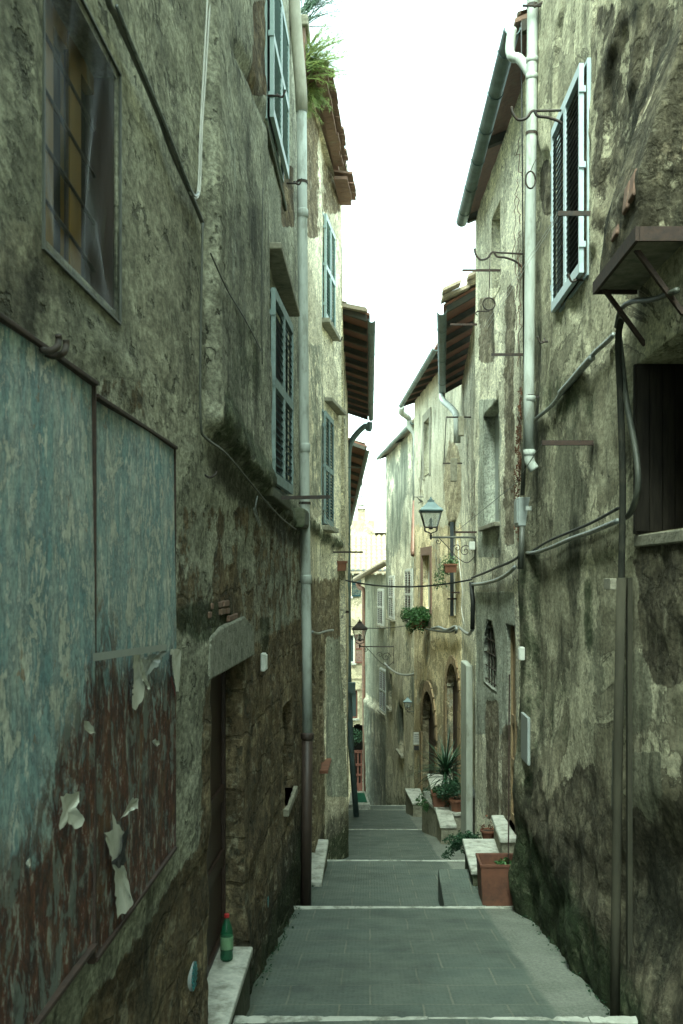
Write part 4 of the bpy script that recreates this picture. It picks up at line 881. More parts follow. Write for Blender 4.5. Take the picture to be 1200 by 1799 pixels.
HR4 = thing('plastered_house', (2.0, 29, gz(29)), 'ochre plastered house with two tall arched doorways and a lantern before it', 'house')
def wear_r4(px, py, Y, Z):
    n = fbm(Y, Z, Y * 0 + 9, .6, 4)
    return dict(stone=np.maximum.reduce([.85 * re(px, py, 739, 746, 1240, 1400, 3), .75 * el(px, py, 752, 1215, 18, 22, .3), .9 * el(px, py, 795, 850, 16, 75, .3), .25 + n * .5]),
                dark=np.maximum.reduce([.35 * sst(py, 1150, 1400), .45 * el(px, py, 740, 1130, 20, 60), .25 * re(px, py, 775, 815, 1085, 1110), .25 + n * .6]), moss=.5 * sst(py, 1350, 1420),
                pale=np.maximum.reduce([.75 * (1 - sst(py, 900, 960)), .3 + n * .6]), white=.15 + 0 * Z, brown=np.maximum(.6 * sst(py, 1180, 1300), .2 + n))
k1 = hpx(R4, 745.5, 755, 3.05, 4.7, .18); k2 = hpx(R4, 742, 756, -1.05, .6, .18); k3 = hpx(R4, 788, 800, -1.05, 1.35, .15)
k4 = hpx(R4, 742, 765, -7.0, -3.5, .24, .95); k5 = hpx(R4, 785, 807, -5.9, -2.3, .2, .95); k6 = hpx(R4, 730.5, 736, -7.2, -4.1, .3, 1)
R4.mesh('wall', 'ochre', HR4, -9.2, 5.75, [k1, k2, k3, k4, k5], .08, wear_r4)
for h_, c_ in ((k1, 'whitebox'), (k2, 'whitebox')):
    pp = panel(R4, h_, c_, 'window', HR4, 0); m = MB()
    for q0, q1, za, zb in ((h_['a'] - .28, h_['a'], h_['z0'] - .1, h_['z1'] + .25), (h_['b'], h_['b'] + .28, h_['z0'] - .1, h_['z1'] + .25), (h_['a'], h_['b'], h_['z1'], h_['z1'] + .25)):
        m.ob(R4.at(q0, za, -.02), R4.at(q1, za, -.02) - R4.at(q0, za, -.02), R4.nrm(1) * .045, V(0, 0, zb - za))
    build('surround', m, 'stone' if h_ is k1 else 'brick', pp)
pp = panel(R4, k3, 'greybox', 'window', HR4, 0)
m = MB(); q = k3['b'] ; m.ob(R4.at(k3['a'] + .05, k3['z0'], .03), R4.nrm(1) * .09, R4.dir(1) * .05, V(0, 0, 2.4)); build('shutter', m, 'dblue', pp)
for h_ in (k4, k5):
    pp = planked_door(R4, h_, 'door', 'door', HR4, 2)
    m = MB(); r = (h_['b'] - h_['a']) / 2; mid = (h_['a'] + h_['b']) / 2; sp = h_['z1'] - r * .95; N = 11
    for i in range(N):
        a0, a1 = math.pi * i / N + .02, math.pi * (i + 1) / N - .02; pts = []
        for (rr, an) in ((1.0, a0), (1.26, a0), (1.26, a1), (1.0, a1)): pts.append(R4.at(mid + r * rr * math.cos(an), sp + r * rr * .95 * math.sin(an), -.01))
        m.prism(pts, R4.nrm(1) * .05)
    z = h_['z0']
    while z < sp - .2:
        hh = .42; L_ = .38 if int(z * 5) % 2 else .3
        m.ob(R4.at(h_['a'] - L_, z, -.01), R4.dir(1) * L_, R4.nrm(1) * .05, V(0, 0, hh - .02)); m.ob(R4.at(h_['b'], z, -.01), R4.dir(1) * L_, R4.nrm(1) * .05, V(0, 0, hh - .02)); z += hh
    build('arch_stones', m, 'tuff', pp, bev=.01)
eave_roof(HR4, (2.25, 24.5, 5.72), (1.47, 33, 5.72), (1.653, 24.5, 5.6), (1.053, 32.9, 5.6), .36, 1.15, gr=.08, nbr=5)

HR5 = thing('plastered_house', (1.4, 38, gz(36)), 'pale tall house at the far right bend with two narrow louvred shutters', 'house')
def wear_r5(px, py, Y, Z):
    n = fbm(Y, Z, Y * 0 + 2, .5, 4)
    return dict(stone=.2 + n * .4, dark=np.maximum.reduce([.62 * el(px, py, 710, 900, 20, 90), .25 * sst(py, 1150, 1350), .2 + n]), moss=.6 * sst(py, 1340, 1420), pale=.3 + n, white=.1 + 0 * Z, brown=.3 * sst(py, 1000, 1200))
j1 = hpx(R5, 683.5, 687.5, -4.4, -2.9 - 1.2, .1); j2 = hpx(R5, 701, 709, -7.0, -5.2, .3); j3 = hpx(R5, 683, 688, -5.7, -4.25, .3)
R5.mesh('wall', 'pale', HR5, -12, 5.3, [j2, j3], .12, wear_r5)
for h_ in (j2, j3):
    pp = panel(R5, h_, 'door' if h_ is j3 else 'stone', 'window', HR5, 0); m = MB(); m.ob(R5.at(h_['a'] - .15, h_['z0'] - .1, -.1), R5.dir(1) * (h_['b'] - h_['a'] + .3), R5.nrm(1) * .22, V(0, 0, .09)); build('sill', m, 'stone', pp)
for (xa, xb, ya, yb) in ((723, 712.5, 1000, 1088), (691.5, 684, 1012, 1086)):
    A, B_ = R5.pt(xa, CY, .05), R5.pt(xb, CY, .05); ym = (A.y + B_.y) / 2
    shutters(HR5, R5, A, B_, (CY - yb) * ym / F, (CY - ya) * ym / F, 'whitebox', 'door', 'window', rails=(0, .5, 1), sill=.12, pitch=.09)
eave_roof(HR5, (1.85, 33.5, 5.3), (.71, 44.4, 5.3), (1.50, 33.7, 5.2), (.38, 44.4, 5.2), .34, 30, gr=.08, nbr=6, deck='tile')

HB2 = thing('plastered_house', (.3, 48, -11), 'small whitish house with a rough base and sloping tiled verge at the bend', 'house')
B2.mesh('wall', 'pale', HB2, -14, .0, [], .15, lambda px, py, Y, Z: dict(stone=.5 * sst(-Z, 6.3, 6.6), dark=.3 + .4 * sst(-Z, 6.0, 7.0) + .3 * fbm(Y, Z, Y * 0, .8, 3), pale=.6 * (1 - sst(-Z, 6.0, 6.4)), brown=.4 * sst(-Z, 6, 7)), lambda px, py, Y, Z: .12 * sst(-Z, 6.35, 6.5))
# sloping tiled verge of that roof
m = MB(); ra, rb = P(625, 1021, 52.5), P(682, 990, 44.7); m.ob(ra, rb - ra, V(.6, .5, .25), V(0, 0, .12)); rf = build('roof', m, 'terra', HB2)
m = MB(); dv = rb - ra
for k in range(14): p = ra + dv * (k / 14); halfgutter(m, p + V(-.12, -.1, .22), p + dv / 14 * .96 + V(-.12, -.1, .20), .16, (0, -.5, 0) if False else (-1, -.3, 0)) if False else m.tube([p + V(-.02, -.05, .1), p + dv / 14 * .95 + V(-.02, -.05, .08)], [.15, .12], 8)
build('roof_tiles', m, 'tile', rf)
m = MB(); a_, b_ = P(643, 1238, 51.6), P(681, 1268, 45.2); m.ob(a_, b_ - a_, V(-.1, -.05, 0), V(0, 0, .14)); build('string_course', m, 'stone', HB2)
for (xa, xb, ya, yb, wn_) in ((673, 664, 1035, 1098, 'x'), (678.5, 667.5, 1176, 1250, 'y')):
    A, B_ = B2.pt(xa, CY, .06), B2.pt(xb, CY, .06); ym = (A.y + B_.y) / 2
    shutters(HB2, B2, A, B_, (CY - yb) * ym / F, (CY - ya) * ym / F, 'whitebox' if wn_ == 'x' else 'slatg', 'door', 'window', rails=(0, .5, 1), sill=.12, pitch=.1)

HB1 = thing('plastered_house', (0, 58, -13), 'warm cream house closing the end of the street with lit-toned tiles and a red gate', 'house')
b1 = dict(a=B1.s_at(612), b=B1.s_at(623), z0=(CY - 1165) * 56 / F, z1=(CY - 1115) * 56 / F, d=.2); b2 = dict(a=B1.s_at(613), b=B1.s_at(628), z0=(CY - 1262) * 56 / F, z1=(CY - 1213) * 56 / F, d=.2)
b3 = dict(a=B1.s_at(618), b=B1.s_at(640), z0=(CY - 1391) * 56 / F, z1=(CY - 1272) * 56 / F, d=.8, arch=.7); b4 = dict(a=B1.s_at(611), b=B1.s_at(617), z0=(CY - 1048) * 56 / F, z1=(CY - 1005) * 56 / F, d=.2)
B1.mesh('wall', 'far', HB1, -16, .25, [b1, b2, b3, b4], .12, lambda px, py, Y, Z: dict(dark=.2 * sst(-Z, 8, 10) + 0 * Z))
for h_ in (b1, b2, b4):
    fr = MB()
    for q0, q1, za, zb in ((h_['a'], h_['a'] + .08, h_['z0'], h_['z1']), (h_['b'] - .08, h_['b'], h_['z0'], h_['z1']), (h_['a'], h_['b'], h_['z0'], h_['z0'] + .08), (h_['a'], h_['b'], h_['z1'] - .08, h_['z1'])):
        fr.ob(B1.at(q0, za, -.15), V(q1 - q0, 0, 0), V(0, -.05, 0), V(0, 0, zb - za))
    wf = build('window', fr, 'whitebox' if h_ is b1 else 'redwood', HB1); panel(B1, h_, 'glass', 'pane', wf, .02)
    m = MB(); m.ob(B1.at(h_['a'] - .1, h_['z0'] - .1, 0), V(h_['b'] - h_['a'] + .2, 0, 0), V(0, -.12, 0), V(0, 0, .1)); build('sill', m, 'far_s' if 'far_s' in M else 'marble', wf)
    if h_ is not b2:
        fr, sl = MB(), MB(); leaf_mesh(fr, sl, B1.at(h_['b'] + .04, h_['z0'], .04), (1, 0, 0), (0, -1, 0), .5, h_['z1'] - h_['z0'], (0, .5, 1), pitch=.08); fr.add(sl.v, sl.f)
        build('shutter', fr, 'redwood' if h_ is b1 else 'dteal', wf)
panel(B1, b3, 'black', 'gateway', HB1, 0)
for zz in (-5.85, -6.45):
    m = MB(); m.box(-2.5, 3, 55.95, 56.0 + .02, zz, zz + .05); build('string_course', m, 'far', HB1)
m = MB(); coppi(m, (-3.2, 55.7, .22), (1, 0, 0), (0, 1, .52), 6.8, 4.6, pitch=.30, row=.5, amp=.13); rf = build('roof', m, 'tilelit', HB1)
m = MB(); m.box(-3.2, 3.6, 55.65, 55.9, .08, .2); build('cornice', m, 'far', rf)
m = MB()
for k in range(16): m.box(-3.1 + .42 * k, -3.0 + .42 * k, 55.55, 55.66, -.02, .1)
build('corbels', m, 'stone', rf)
UP = Wall([(60, -3.5), (60.001, 4)], 1)
UP.mesh('upper_wall', 'far', HB1, .5, 3.35, [], .2, None)
m = MB(); p0, p1 = P(628, 914, 61), P(642, 886, 61); m.box(p0.x, p1.x, 61, 61.5, 3.0, p1.z - .3); ch = build('chimney', m, 'far', HB1)
m = MB(); m.box(p0.x - .06, p1.x + .06, 60.94, 61.56, p1.z - .28, p1.z - .18); m.box(p0.x, p1.x, 61, 61.5, p1.z - .17, p1.z - .05); m.box(p0.x - .05, p1.x + .05, 60.95, 61.55, p1.z - .04, p1.z + .04); build('chimney_cap', m, 'marble', ch)
m = MB(); p = P(669, 936, 59.6); m.box(p.x - .4, p.x + .4, 59.55, 59.95, p.z, p.z + .75)
ac = build('air_conditioner', m, 'whitebox', bev=.03, label='white air conditioner unit on the far cream wall above the lit-toned tiles', cat='air conditioner')
m = MB(); m.tube([(p.x - .08, 59.549, p.z + .38), (p.x - .08, 59.53, p.z + .38)], .28, 20); build('fan_grille', m, 'slatg', ac)
m = MB(); m.box(p.x - .35, p.x - .3, 59.6, 60, p.z - .12, p.z - .002); m.box(p.x + .3, p.x + .35, 59.6, 60, p.z - .12, p.z - .002); build('bracket', m, 'iron', ac)

# ================================================================== THINGS
# gate, landing and doormat at the end of the street
gy = 55.9; pa, pb = P(619, 1390, gy), P(641, 1318, gy); m = MB()
m.box(pa.x, pa.x + .04, gy, gy + .05, pa.z, pb.z); m.box(pb.x - .04, pb.x, gy, gy + .05, pa.z, pb.z)
H_ = pb.z - pa.z
for f0, f1 in ((0, .2), (.37, .42), (.62, .67), (.93, 1.0)): m.box(pa.x + .042, pb.x - .042, gy, gy + .05, pa.z + H_ * f0, pa.z + H_ * f1)
for k in range(4): x = pa.x + .06 + k * .2; m.box(x, x + .11, gy + .052, gy + .07, pa.z, pb.z)
build('garden_gate', m, 'redwood', label='red-brown slatted wooden gate under the dark arch of the far cream house', cat='gate')
m = MB(); m.box(-1.0, .5, 55.2, 56.4, pa.z - .3, pa.z - .01); build('doorstep', m, 'marble', bev=.02, label='pale threshold step below the red-brown slatted gate', cat='step')
m = MB(); leaves(m, P(628, 1290, 55.7), .5, 420, .06, (1.1, .3, 1.1), .6); build('climbing_plant', m, 'dleaf', label='climber hanging over the arch above the slatted red-brown gate', cat='plant')
m = MB(); a_, b_, c_, d_ = P(613, 1420, 34.1), P(651, 1420, 34.1), P(642, 1396, 36.2), P(616, 1396, 36.2)
for q in (a_, b_, c_, d_): q.z = -7.86
m.prism([a_, b_, c_, d_], (0, 0, -.35)); build('doorstep', m, 'marble', bev=.02, label='broad white stone landing carrying the green doormat', cat='step')
m = MB(); a_, b_, c_, d_ = P(624, 1416, 34.4), P(645, 1416, 34.4), P(640, 1400, 35.8), P(622, 1400, 35.8)
for q in (a_, b_, c_, d_): q.z = -7.857
m.prism([a_, b_, c_, d_], (0, 0, .02)); build('doormat', m, 'mat', label='green doormat on the white landing', cat='doormat')

# sheet-metal notice boards on the left wall
def board(ya, yb, z0, z1, label, off):
    n, mm = 10, MB(); nx, nz = 26, 34
    for i in range(nx + 1):
        for j in range(nz + 1):
            y, z = ya + (yb - ya) * i / nx, z0 + (z1 - z0) * j / nz; X, _ = L1.xy(y + 4.5)
            mm.v.append((float(X) + off + .006 * math.sin(y * 5 + z * 3), y, z))
    mm.f = [(i * (nz + 1) + j, (i + 1) * (nz + 1) + j, (i + 1) * (nz + 1) + j + 1, i * (nz + 1) + j + 1) for i in range(nx) for j in range(nz)]
    k = len(mm.v); X = -.93; mm.v += [(X, ya, z0), (X, yb, z0), (X, yb, z1), (X, ya, z1)]
    mm.f += [(0, nx * (nz + 1), k + 1, k), (nx * (nz + 1), nx * (nz + 1) + nz, k + 2, k + 1)]
    b = build('notice_board', mm, 'board', smooth=True, label=label, cat='notice board', group='sheet-metal notice boards on the left wall')
    f = MB(); xo = -.875 + off
    f.box(xo - .01, xo + .022, ya, yb, z1, z1 + .014); f.box(xo - .012, xo + .018, ya, yb, z0 - .016, z0)
    f.box(xo - .012, xo + .012, yb, yb + .014, z0 - .016, z1 + .014); f.box(xo - .012, xo + .012, ya - .014, ya, z0 - .016, z1 + .014)
    build('frame', f, 'rust', b, bev=.003)
    return b
BA = board(1.55, 3.03, -1.12, .575, 'larger rust-stained blue-grey notice board at the left picture edge', .028)
BB = board(3.07, 4.33, -1.18, .545, 'blue-grey notice board with torn posters, nearer the dark doorway', .018)
def scrap(name, pts, off, label, mat='paper', curl=.03, parent=None, extra=None):
    """torn piece: picture outline measured on the board plane, curled off the sheet"""
    m = MB(); Pn = []
    for (x, y) in pts: Pn.append(L1.pt(x, y, off - .02))
    edge_ = []; R = random.Random(len(pts) + int(pts[0][0]))
    for a_, b_ in zip(Pn, Pn[1:] + Pn[:1]):          # ragged torn outline
        k_ = max(1, int((b_ - a_).length / .018))
        for i_ in range(k_): q_ = a_.lerp(b_, i_ / k_); edge_.append(q_ + V(0, R.uniform(-.005, .005), R.uniform(-.005, .005)))
    c = sum(edge_, Vector()) / len(edge_); k = len(edge_); rings = 6; vs = []
    for r_ in range(rings + 1):
        f_ = r_ / rings
        for p_ in edge_:
            q_ = c.lerp(p_, f_); w_ = .0025 * math.sin(q_.y * 70 + q_.z * 45) + .0015 * math.sin(q_.z * 170 - q_.y * 60) + curl * .5 * f_ * f_ * (.5 + .5 * math.sin(q_.y * 25 + q_.z * 18)); vs.append(q_ + V(.006 + w_, 0, 0))
    m.add(vs, [(r_ * k + i_, r_ * k + (i_ + 1) % k, (r_ + 1) * k + (i_ + 1) % k, (r_ + 1) * k + i_) for r_ in range(rings) for i_ in range(k)])
    return build(name, m, mat, parent, smooth=True, label=label, cat='paper scrap' if parent is None else None, group='torn poster scraps on the boards' if parent is None else None)
scrap('poster_scrap', [(222, 1402), (241, 1406), (236, 1420), (219, 1424), (209, 1441), (214, 1420)], .06, 'bright white folded corner of paper standing off the rusty board')
s1 = scrap('poster_scrap', [(190, 1430), (204, 1447), (214, 1462), (216, 1490), (208, 1520), (224, 1548), (220, 1580), (228, 1585), (203, 1612), (193, 1530), (186, 1500), (176, 1462), (189, 1455)], .05, 'long torn strip of beige poster hanging at the foot of the board')
scrap('poster_scrap', [(222, 1450), (216, 1515), (207, 1528), (192, 1516), (210, 1515), (212, 1470)], .062, 'black printed remnant on the long beige poster strip', 'ink', .004)
scrap('poster_scrap', [(101, 1398), (128, 1392), (122, 1420), (134, 1440), (128, 1458), (112, 1446), (98, 1462), (104, 1425)], .06, 'ragged grey poster remnant low on the larger board')
s2 = scrap('poster_scrap', [(227, 1152), (238, 1150), (244, 1190), (242, 1235), (234, 1249), (227, 1238), (230, 1200)], .045, 'narrow yellowish scrap printed with black letters')
scrap('poster_scrap', [(236, 1158), (252, 1195), (260, 1212), (249, 1208), (240, 1190)], .055, 'white folded paper sliver beside the lettered scrap')
scrap('plastic_tatter', [(236, 1157), (262, 1150), (286, 1144), (278, 1160), (262, 1176), (254, 1196), (246, 1178)], .05, 'crumpled clear blue plastic tatter stuck near the top of the rust', 'greybox')
s3 = scrap('poster_scrap', [(297, 1140), (313, 1142), (311, 1170), (313, 1215), (302, 1214), (297, 1182), (300, 1165), (292, 1160)], .05, 'white poster corner bent round the outer edge of the board', curl=.02)
scrap('poster_scrap', [(139, 1266), (147, 1272), (155, 1288), (149, 1291), (141, 1280)], .06, 'tiny white scrap at the joint between the two boards')
scrap('poster_scrap', [(33, 1512), (41, 1509), (42, 1520), (36, 1524)], .07, 'small pale square of paper near the foot of the larger board')
scrap('poster_scrap', [(262, 1298), (270, 1300), (272, 1308), (266, 1312)], .055, 'tiny torn white scrap in the middle of the nearer-door board')
m = MB(); m.ob(L1.pt(163, 1162, .048), L1.pt(292, 1142, .048) - L1.pt(163, 1162, .048), V(.001, 0, 0), V(0, 0, .024)); build('tape_strip', m, 'greybox', label='strip of grey tape across the top of the rust', cat='tape')
def lettering(txt, size, loc, parent, mat, rz=90, tilt=0):
    cu = bpy.data.curves.new('letters', 'FONT'); cu.body = txt; cu.size = size; cu.extrude = .001; cu.space_line = .85
    t = bpy.data.objects.new('tmp', cu); COL.objects.link(t); bpy.context.view_layer.update()
    me = bpy.data.meshes.new_from_object(t.evaluated_get(bpy.context.evaluated_depsgraph_get())); bpy.data.objects.remove(t)
    o = bpy.data.objects.new('lettering', me); COL.objects.link(o); me.materials.clear(); me.materials.append(M[mat])
    o.parent = parent; o.location = Vector(loc) - absorg(parent); o.rotation_euler = (math.radians(90), math.radians(tilt), math.radians(rz)); return o
p = L1.pt(226, 1205, .075); lettering('CI', .075, p, s2, 'ink'); p = L1.pt(230, 1236, .075); lettering('F', .075, p, s2, 'ink')
p = L1.pt(298, 1178, .075); m = MB(); m.ob(p, (0, .035, 0), (.001, 0, 0), (0, .01, .06)); build('print_bar', m, 'ink', s3); m = MB(); m.ob(L1.pt(300, 1190, .072), (0, .012, 0), (.001, 0, 0), (0, .09, -.085)); build('print_stroke', m, 'redink', s3)

# iron hooks, pegs
def hooks(pts, r, name, label, cat='hook', mat='iron', group=None):
    m = MB(); m.tube(smoothpts(pts, 6), r, 8); return build(name, m, mat, smooth=True, label=label, cat=cat, group=group)
a = L1.pt(62, 606, 0)
hooks([L1.pt(66, 606, 0), L1.pt(80, 617, .06), L1.pt(98, 612, .09), L1.pt(103, 598, .09), L1.pt(102, 588, .09)], .009, 'wall_hook', 'upper of two bent iron hooks over the larger notice board', group='bent iron hooks over the board')
hooks([L1.pt(68, 614, 0), L1.pt(92, 625, .06), L1.pt(110, 621, .09), L1.pt(116, 608, .09), L1.pt(116, 597, .09)], .009, 'wall_hook', 'lower of two bent iron hooks over the larger notice board', group='bent iron hooks over the board')
hooks([L1.pt(358, 833, 0), L1.pt(368, 839, .03), L1.pt(377, 835, .05), L1.pt(380, 829, .05)], .006, 'wall_hook', 'small bent hook on the bare wall under the mossy ledge')
def peg(wall, x, y, s_, label, side):
    p = wall.pt(x, y, .02); m = MB(); n = wall.nrm(1); u = V(0, 1, 0)
    m.tube([p - n * .04, p + n * .09 * s_], .012 * s_, 6); m.tube(smoothpts([p + n * .05 * s_ + u * .07 * s_ + V(0, 0, .05 * s_), p + n * .06 * s_, p + n * .11 * s_ + V(0, 0, -.01), p + n * .14 * s_ + V(0, 0, .06 * s_)]), .011 * s_, 6)
    return build('shutter_catch', m, 'iron', smooth=True, label=label, cat='shutter catch', group='iron shutter catches')
peg(L1, 478, 168, .8, 'iron catch beneath the highest left teal shutters', 1); peg(L1, 511, 322, .8, 'iron catch touching the upper downpipe on the left', 1)
peg(R1, 1024, 492, .8, 'iron catch at the lower near corner of the blue-framed shutters', -1); peg(R1, 966, 600, .8, 'iron catch below the far corner of the blue-framed shutters', -1); peg(L1b, 588, 598, .9, 'small iron catch under the far teal shutters', 1)

# cables and pipes on the left
def run(wall, pts, r, name, mat, label, cat='cable', off=.02, sm=6, group=None):
    m = MB(); m.tube(smoothpts([wall.pt(x, y, (o_[0] if o_ else off)) for x, y, *o_ in pts], sm), r, 7)
    return build(name, m, mat, smooth=True, label=label, cat=cat, group=group)
run(L1, [(185, -60), (190, 0), (204, 30), (240, 110), (280, 205), (300, 262), (330, 330), (345, 365), (356, 392)], .011, 'wall_cable', 'gcable', 'grey cable slanting down the left wall beside the plastic-covered window', off=.03)
run(L1, [(205, 10), (245, 108), (283, 200), (310, 268), (335, 332), (343, 344), (349, 338)], .006, 'wall_cable', 'silver', 'thin pale wire running along the slanting grey cable', off=.045)
run(L1, [(366, -30), (358, 120), (352, 230), (349, 320), (346, 342), (341, 344), (335, 334)], .0055, 'wall_cable', 'wcable', 'left strand of the white hanging cable pair', off=.03, group='white hanging cable pair')
run(L1, [(371, -30), (362, 120), (355, 230), (352, 320), (348, 345), (341, 348), (333, 337)], .0055, 'wall_cable', 'wcable', 'right strand of the white hanging cable pair', off=.034, group='white hanging cable pair')
run(L1, [(356, 392), (354, 500), (352, 640), (353, 745), (362, 770), (400, 800), (450, 860), (460, 872), (478, 893), (500, 915), (520, 930)], .006, 'wall_cable', 'gcable', 'thin cord dropping to the mossy ledge and following it', off=.09)
run(L1, [(452, 872), (449, 890), (452, 905), (458, 922), (455, 920), (447, 900), (446, 892)], .006, 'cable_loop', 'silver', 'loose silver loop of cable below the mossy ledge', off=.05)
run(L1, [(370, 445), (400, 510), (430, 560), (460, 618)], .004, 'wall_cable', 'gcable', 'thin wire slanting across the grey plaster panel', off=.1)
run(L1, [(462, 330), (460, 450), (459, 560), (461, 640)], .004, 'wall_cable', 'gcable', 'thin upright wire beside the closed dark shutters', off=.1)
run(L1b, [(548, 1110), (560, 1113), (572, 1109), (585, 1107)], .018, 'cable_bundle', 'silver', 'silver cable bundle crossing the left wall beyond the downpipe', off=.06)

def band(m, c, r, out): m.lathe(c - V(0, 0, .015), [(r, 0), (r, .03)], 14); m.ob(c - V(0, .01, .01), V(*out) * .1, V(0, .02, 0), V(0, 0, .02))
dp = thing('downpipe', (-.74, 11.3, gz(11.3)), 'long white-painted downpipe rising from a brown iron foot on the left', 'downpipe')
Yp = 11.3; pp = [(540, 1289), (539, 1150), (537, 1000), (535, 850), (533, 600), (531, 400), (530, 190)]
m = MB(); m.tube([P(x, y, Yp) for x, y in pp], .057, 16); build('pipe', m, 'pvc', dp, smooth=True)
for y in (190, 375, 787, 1018): m = MB(); p = P(np.interp(y, [190, 1289], [530, 540]), y, Yp); m.lathe(p - V(0, 0, .05), [(.0575, 0), (.064, .005), (.064, .09), (.0575, .1)], 16); build('pipe_collar', m, 'pvc', dp, smooth=True)
for y in (320, 884, 1022): m = MB(); p = P(np.interp(y, [190, 1289], [530, 540]), y, Yp); band(m, p, .062, (-1, 0, 0)); build('pipe_bracket', m, 'iron', dp)
m = MB(); m.tube([P(530, 196, Yp), P(529, 160, Yp), P(521, 60, Yp), P(514, -40, Yp), P(512, -200, Yp)], .068, 16); build('upper_pipe', m, 'oldpipe', dp, smooth=True)
m = MB(); m.tube([P(540, 1287, Yp), P(537, 1610, Yp)], .062, 16); m.lathe(P(540, 1300, Yp), [(.064, 0), (.075, .02), (.075, .07), (.064, .085)], 16); build('pipe_foot', m, 'brown', dp, smooth=True)
m = MB(); m.tube(smoothpts([V(0, 28.75, 4.42), V(-.03, 28.8, 4.2), P(642, 748, 28.8), P(622, 768, 28.8), P(613, 790, 28.8), P(611, 850, 28.8)], 5) + [P(611, 1000, 28.8), P(612, 1180, 28.8), P(616, 1300, 28.8), P(626, 1435, 28.8)], .085, 12)
o = build('downpipe', m, 'zinc', smooth=True, label='grey-green downpipe with a swan neck under the left rafter eaves', cat='downpipe')
m = MB(); p = P(617, 1205, 28.6); m.box(p.x - .1, p.x + .12, 28.5, 28.7, p.z - .2, p.z + .1); build('pipe_hopper', m, 'zinc', o)

# drying rods with lines
def rod(a, b, name, label, mat='iron', th=.014, ht=.03, cat='drying rod', group=None, props_=False):
    m = MB(); a, b = Vector(a), Vector(b); d = (b - a); m.ob(a - V(0, th / 2, ht / 2), d, V(0, th, 0), V(0, 0, ht)); return build(name, m, mat, label=label, cat=cat, group=group)
GR = 'iron rods for drying lines'
p = P(473, 875, 8.3); rod((-.86, 8.3, p.z), P(580, 873, 8.3), 'drying_rod', 'dark flat iron rod in front of the lower left shutters', group=GR)
p = P(583, 970, 16.6); rod((-.66, 16.6, p.z), P(638, 970, 16.6), 'drying_rod', 'dark rod sticking out above the red planter', group=GR)
for k, (x0, x1) in enumerate(((548, 612), (556, 619))):
    m = MB(); m.tube([P(x0 - 3, 876, 8.3), P(x1, 967, 16.6)], .003, 5); build('washing_line', m, 'wcable', label=('inner' if k == 0 else 'outer') + ' washing line between the two left drying rods', cat='washing line', group='washing lines on the left')
p = P(1046, 778, 7.3); rod(P(952, 778, 7.3), (1.68, 7.3, p.z), 'drying_rod', 'brown iron rod on the moss-stained plaster at the right', 'rust', .03, .035, group=GR)
p = P(1030, 375, 7.9); rod(P(980, 375, 7.3), P(1042, 375, 7.3), 'shutter_bar', 'black iron bar across the blue-framed shutters', ht=.035, cat='iron bar')
rod(P(863, 623, 10.9), P(920, 623, 10.9), 'drying_rod', 'black rod left of the right white pipe, below the old creeper', group=GR)
rod(P(812, 475, 12.9), P(888, 475, 12.9), 'drying_rod', 'rusty rod beneath the far scrolled iron bracket', 'rust', group=GR)
rod(P(791, 570, 14.9), P(846, 570, 14.9), 'drying_rod', 'rusty red rod crossing the dark rafters', 'rust', group=GR)
rod(P(784, 733, 19.6), P(829, 733, 19.6), 'drying_rod', 'black rod in front of the short elbowed drainpipe', group=GR)
rod(P(778, 814, 21.5), P(812, 814, 21.5), 'drying_rod', 'thin black rod below the short elbowed drainpipe', group=GR)
rod(P(793, 1041, 24.7), P(829, 1041, 24.7), 'drying_rod', 'upper rusty rod under the trailing flower box', 'rust', ht=.04, group=GR)
rod(P(786, 1052, 25.2), P(817, 1052, 25.2), 'drying_rod', 'lower rusty rod under the trailing flower box', 'rust', ht=.04, group=GR)
rod(P(798, 935, 14.9), P(848, 935, 14.9), 'drying_rod', 'brown rod just over the arm of the nearest lantern', 'rust', group=GR)
rod(P(595, 1074, 22), P(613, 1075, 22), 'drying_rod', 'short rusty rod low on the left beside the grey-green downpipe', 'rust', ht=.05, group=GR)
def rack(pts, label, r=.008):
    m = MB()
    for a, b in zip(pts[:-1], pts[1:]): m.tube([a, b], r, 6)
    return build('airing_frame', m, 'gcable', label=label, cat='airing frame')
rack([P(600, 821, 28), P(636, 822, 28), P(636, 873, 28), P(606, 874, 28)], 'thin square iron frame projecting under the second left eave', .012)
rack([P(784, 735, 19.6), P(780, 812, 21)], 'thin upright wire joining two black rods by the drainpipe')
m = MB()
for k in range(5): m.tube([P(733 + 3 * k, 874 + k * 2, 31), P(741 + 3 * k, 884 + k, 31.5)], .012, 5)
m.tube([P(727, 873, 31), P(750, 873, 31)], .015, 5); m.tube([P(735, 884, 31.2), P(750, 876, 31.2)], .015, 5); build('window_rack', m, 'gcable', label='little wire rack under the ochre house top window', cat='rack')

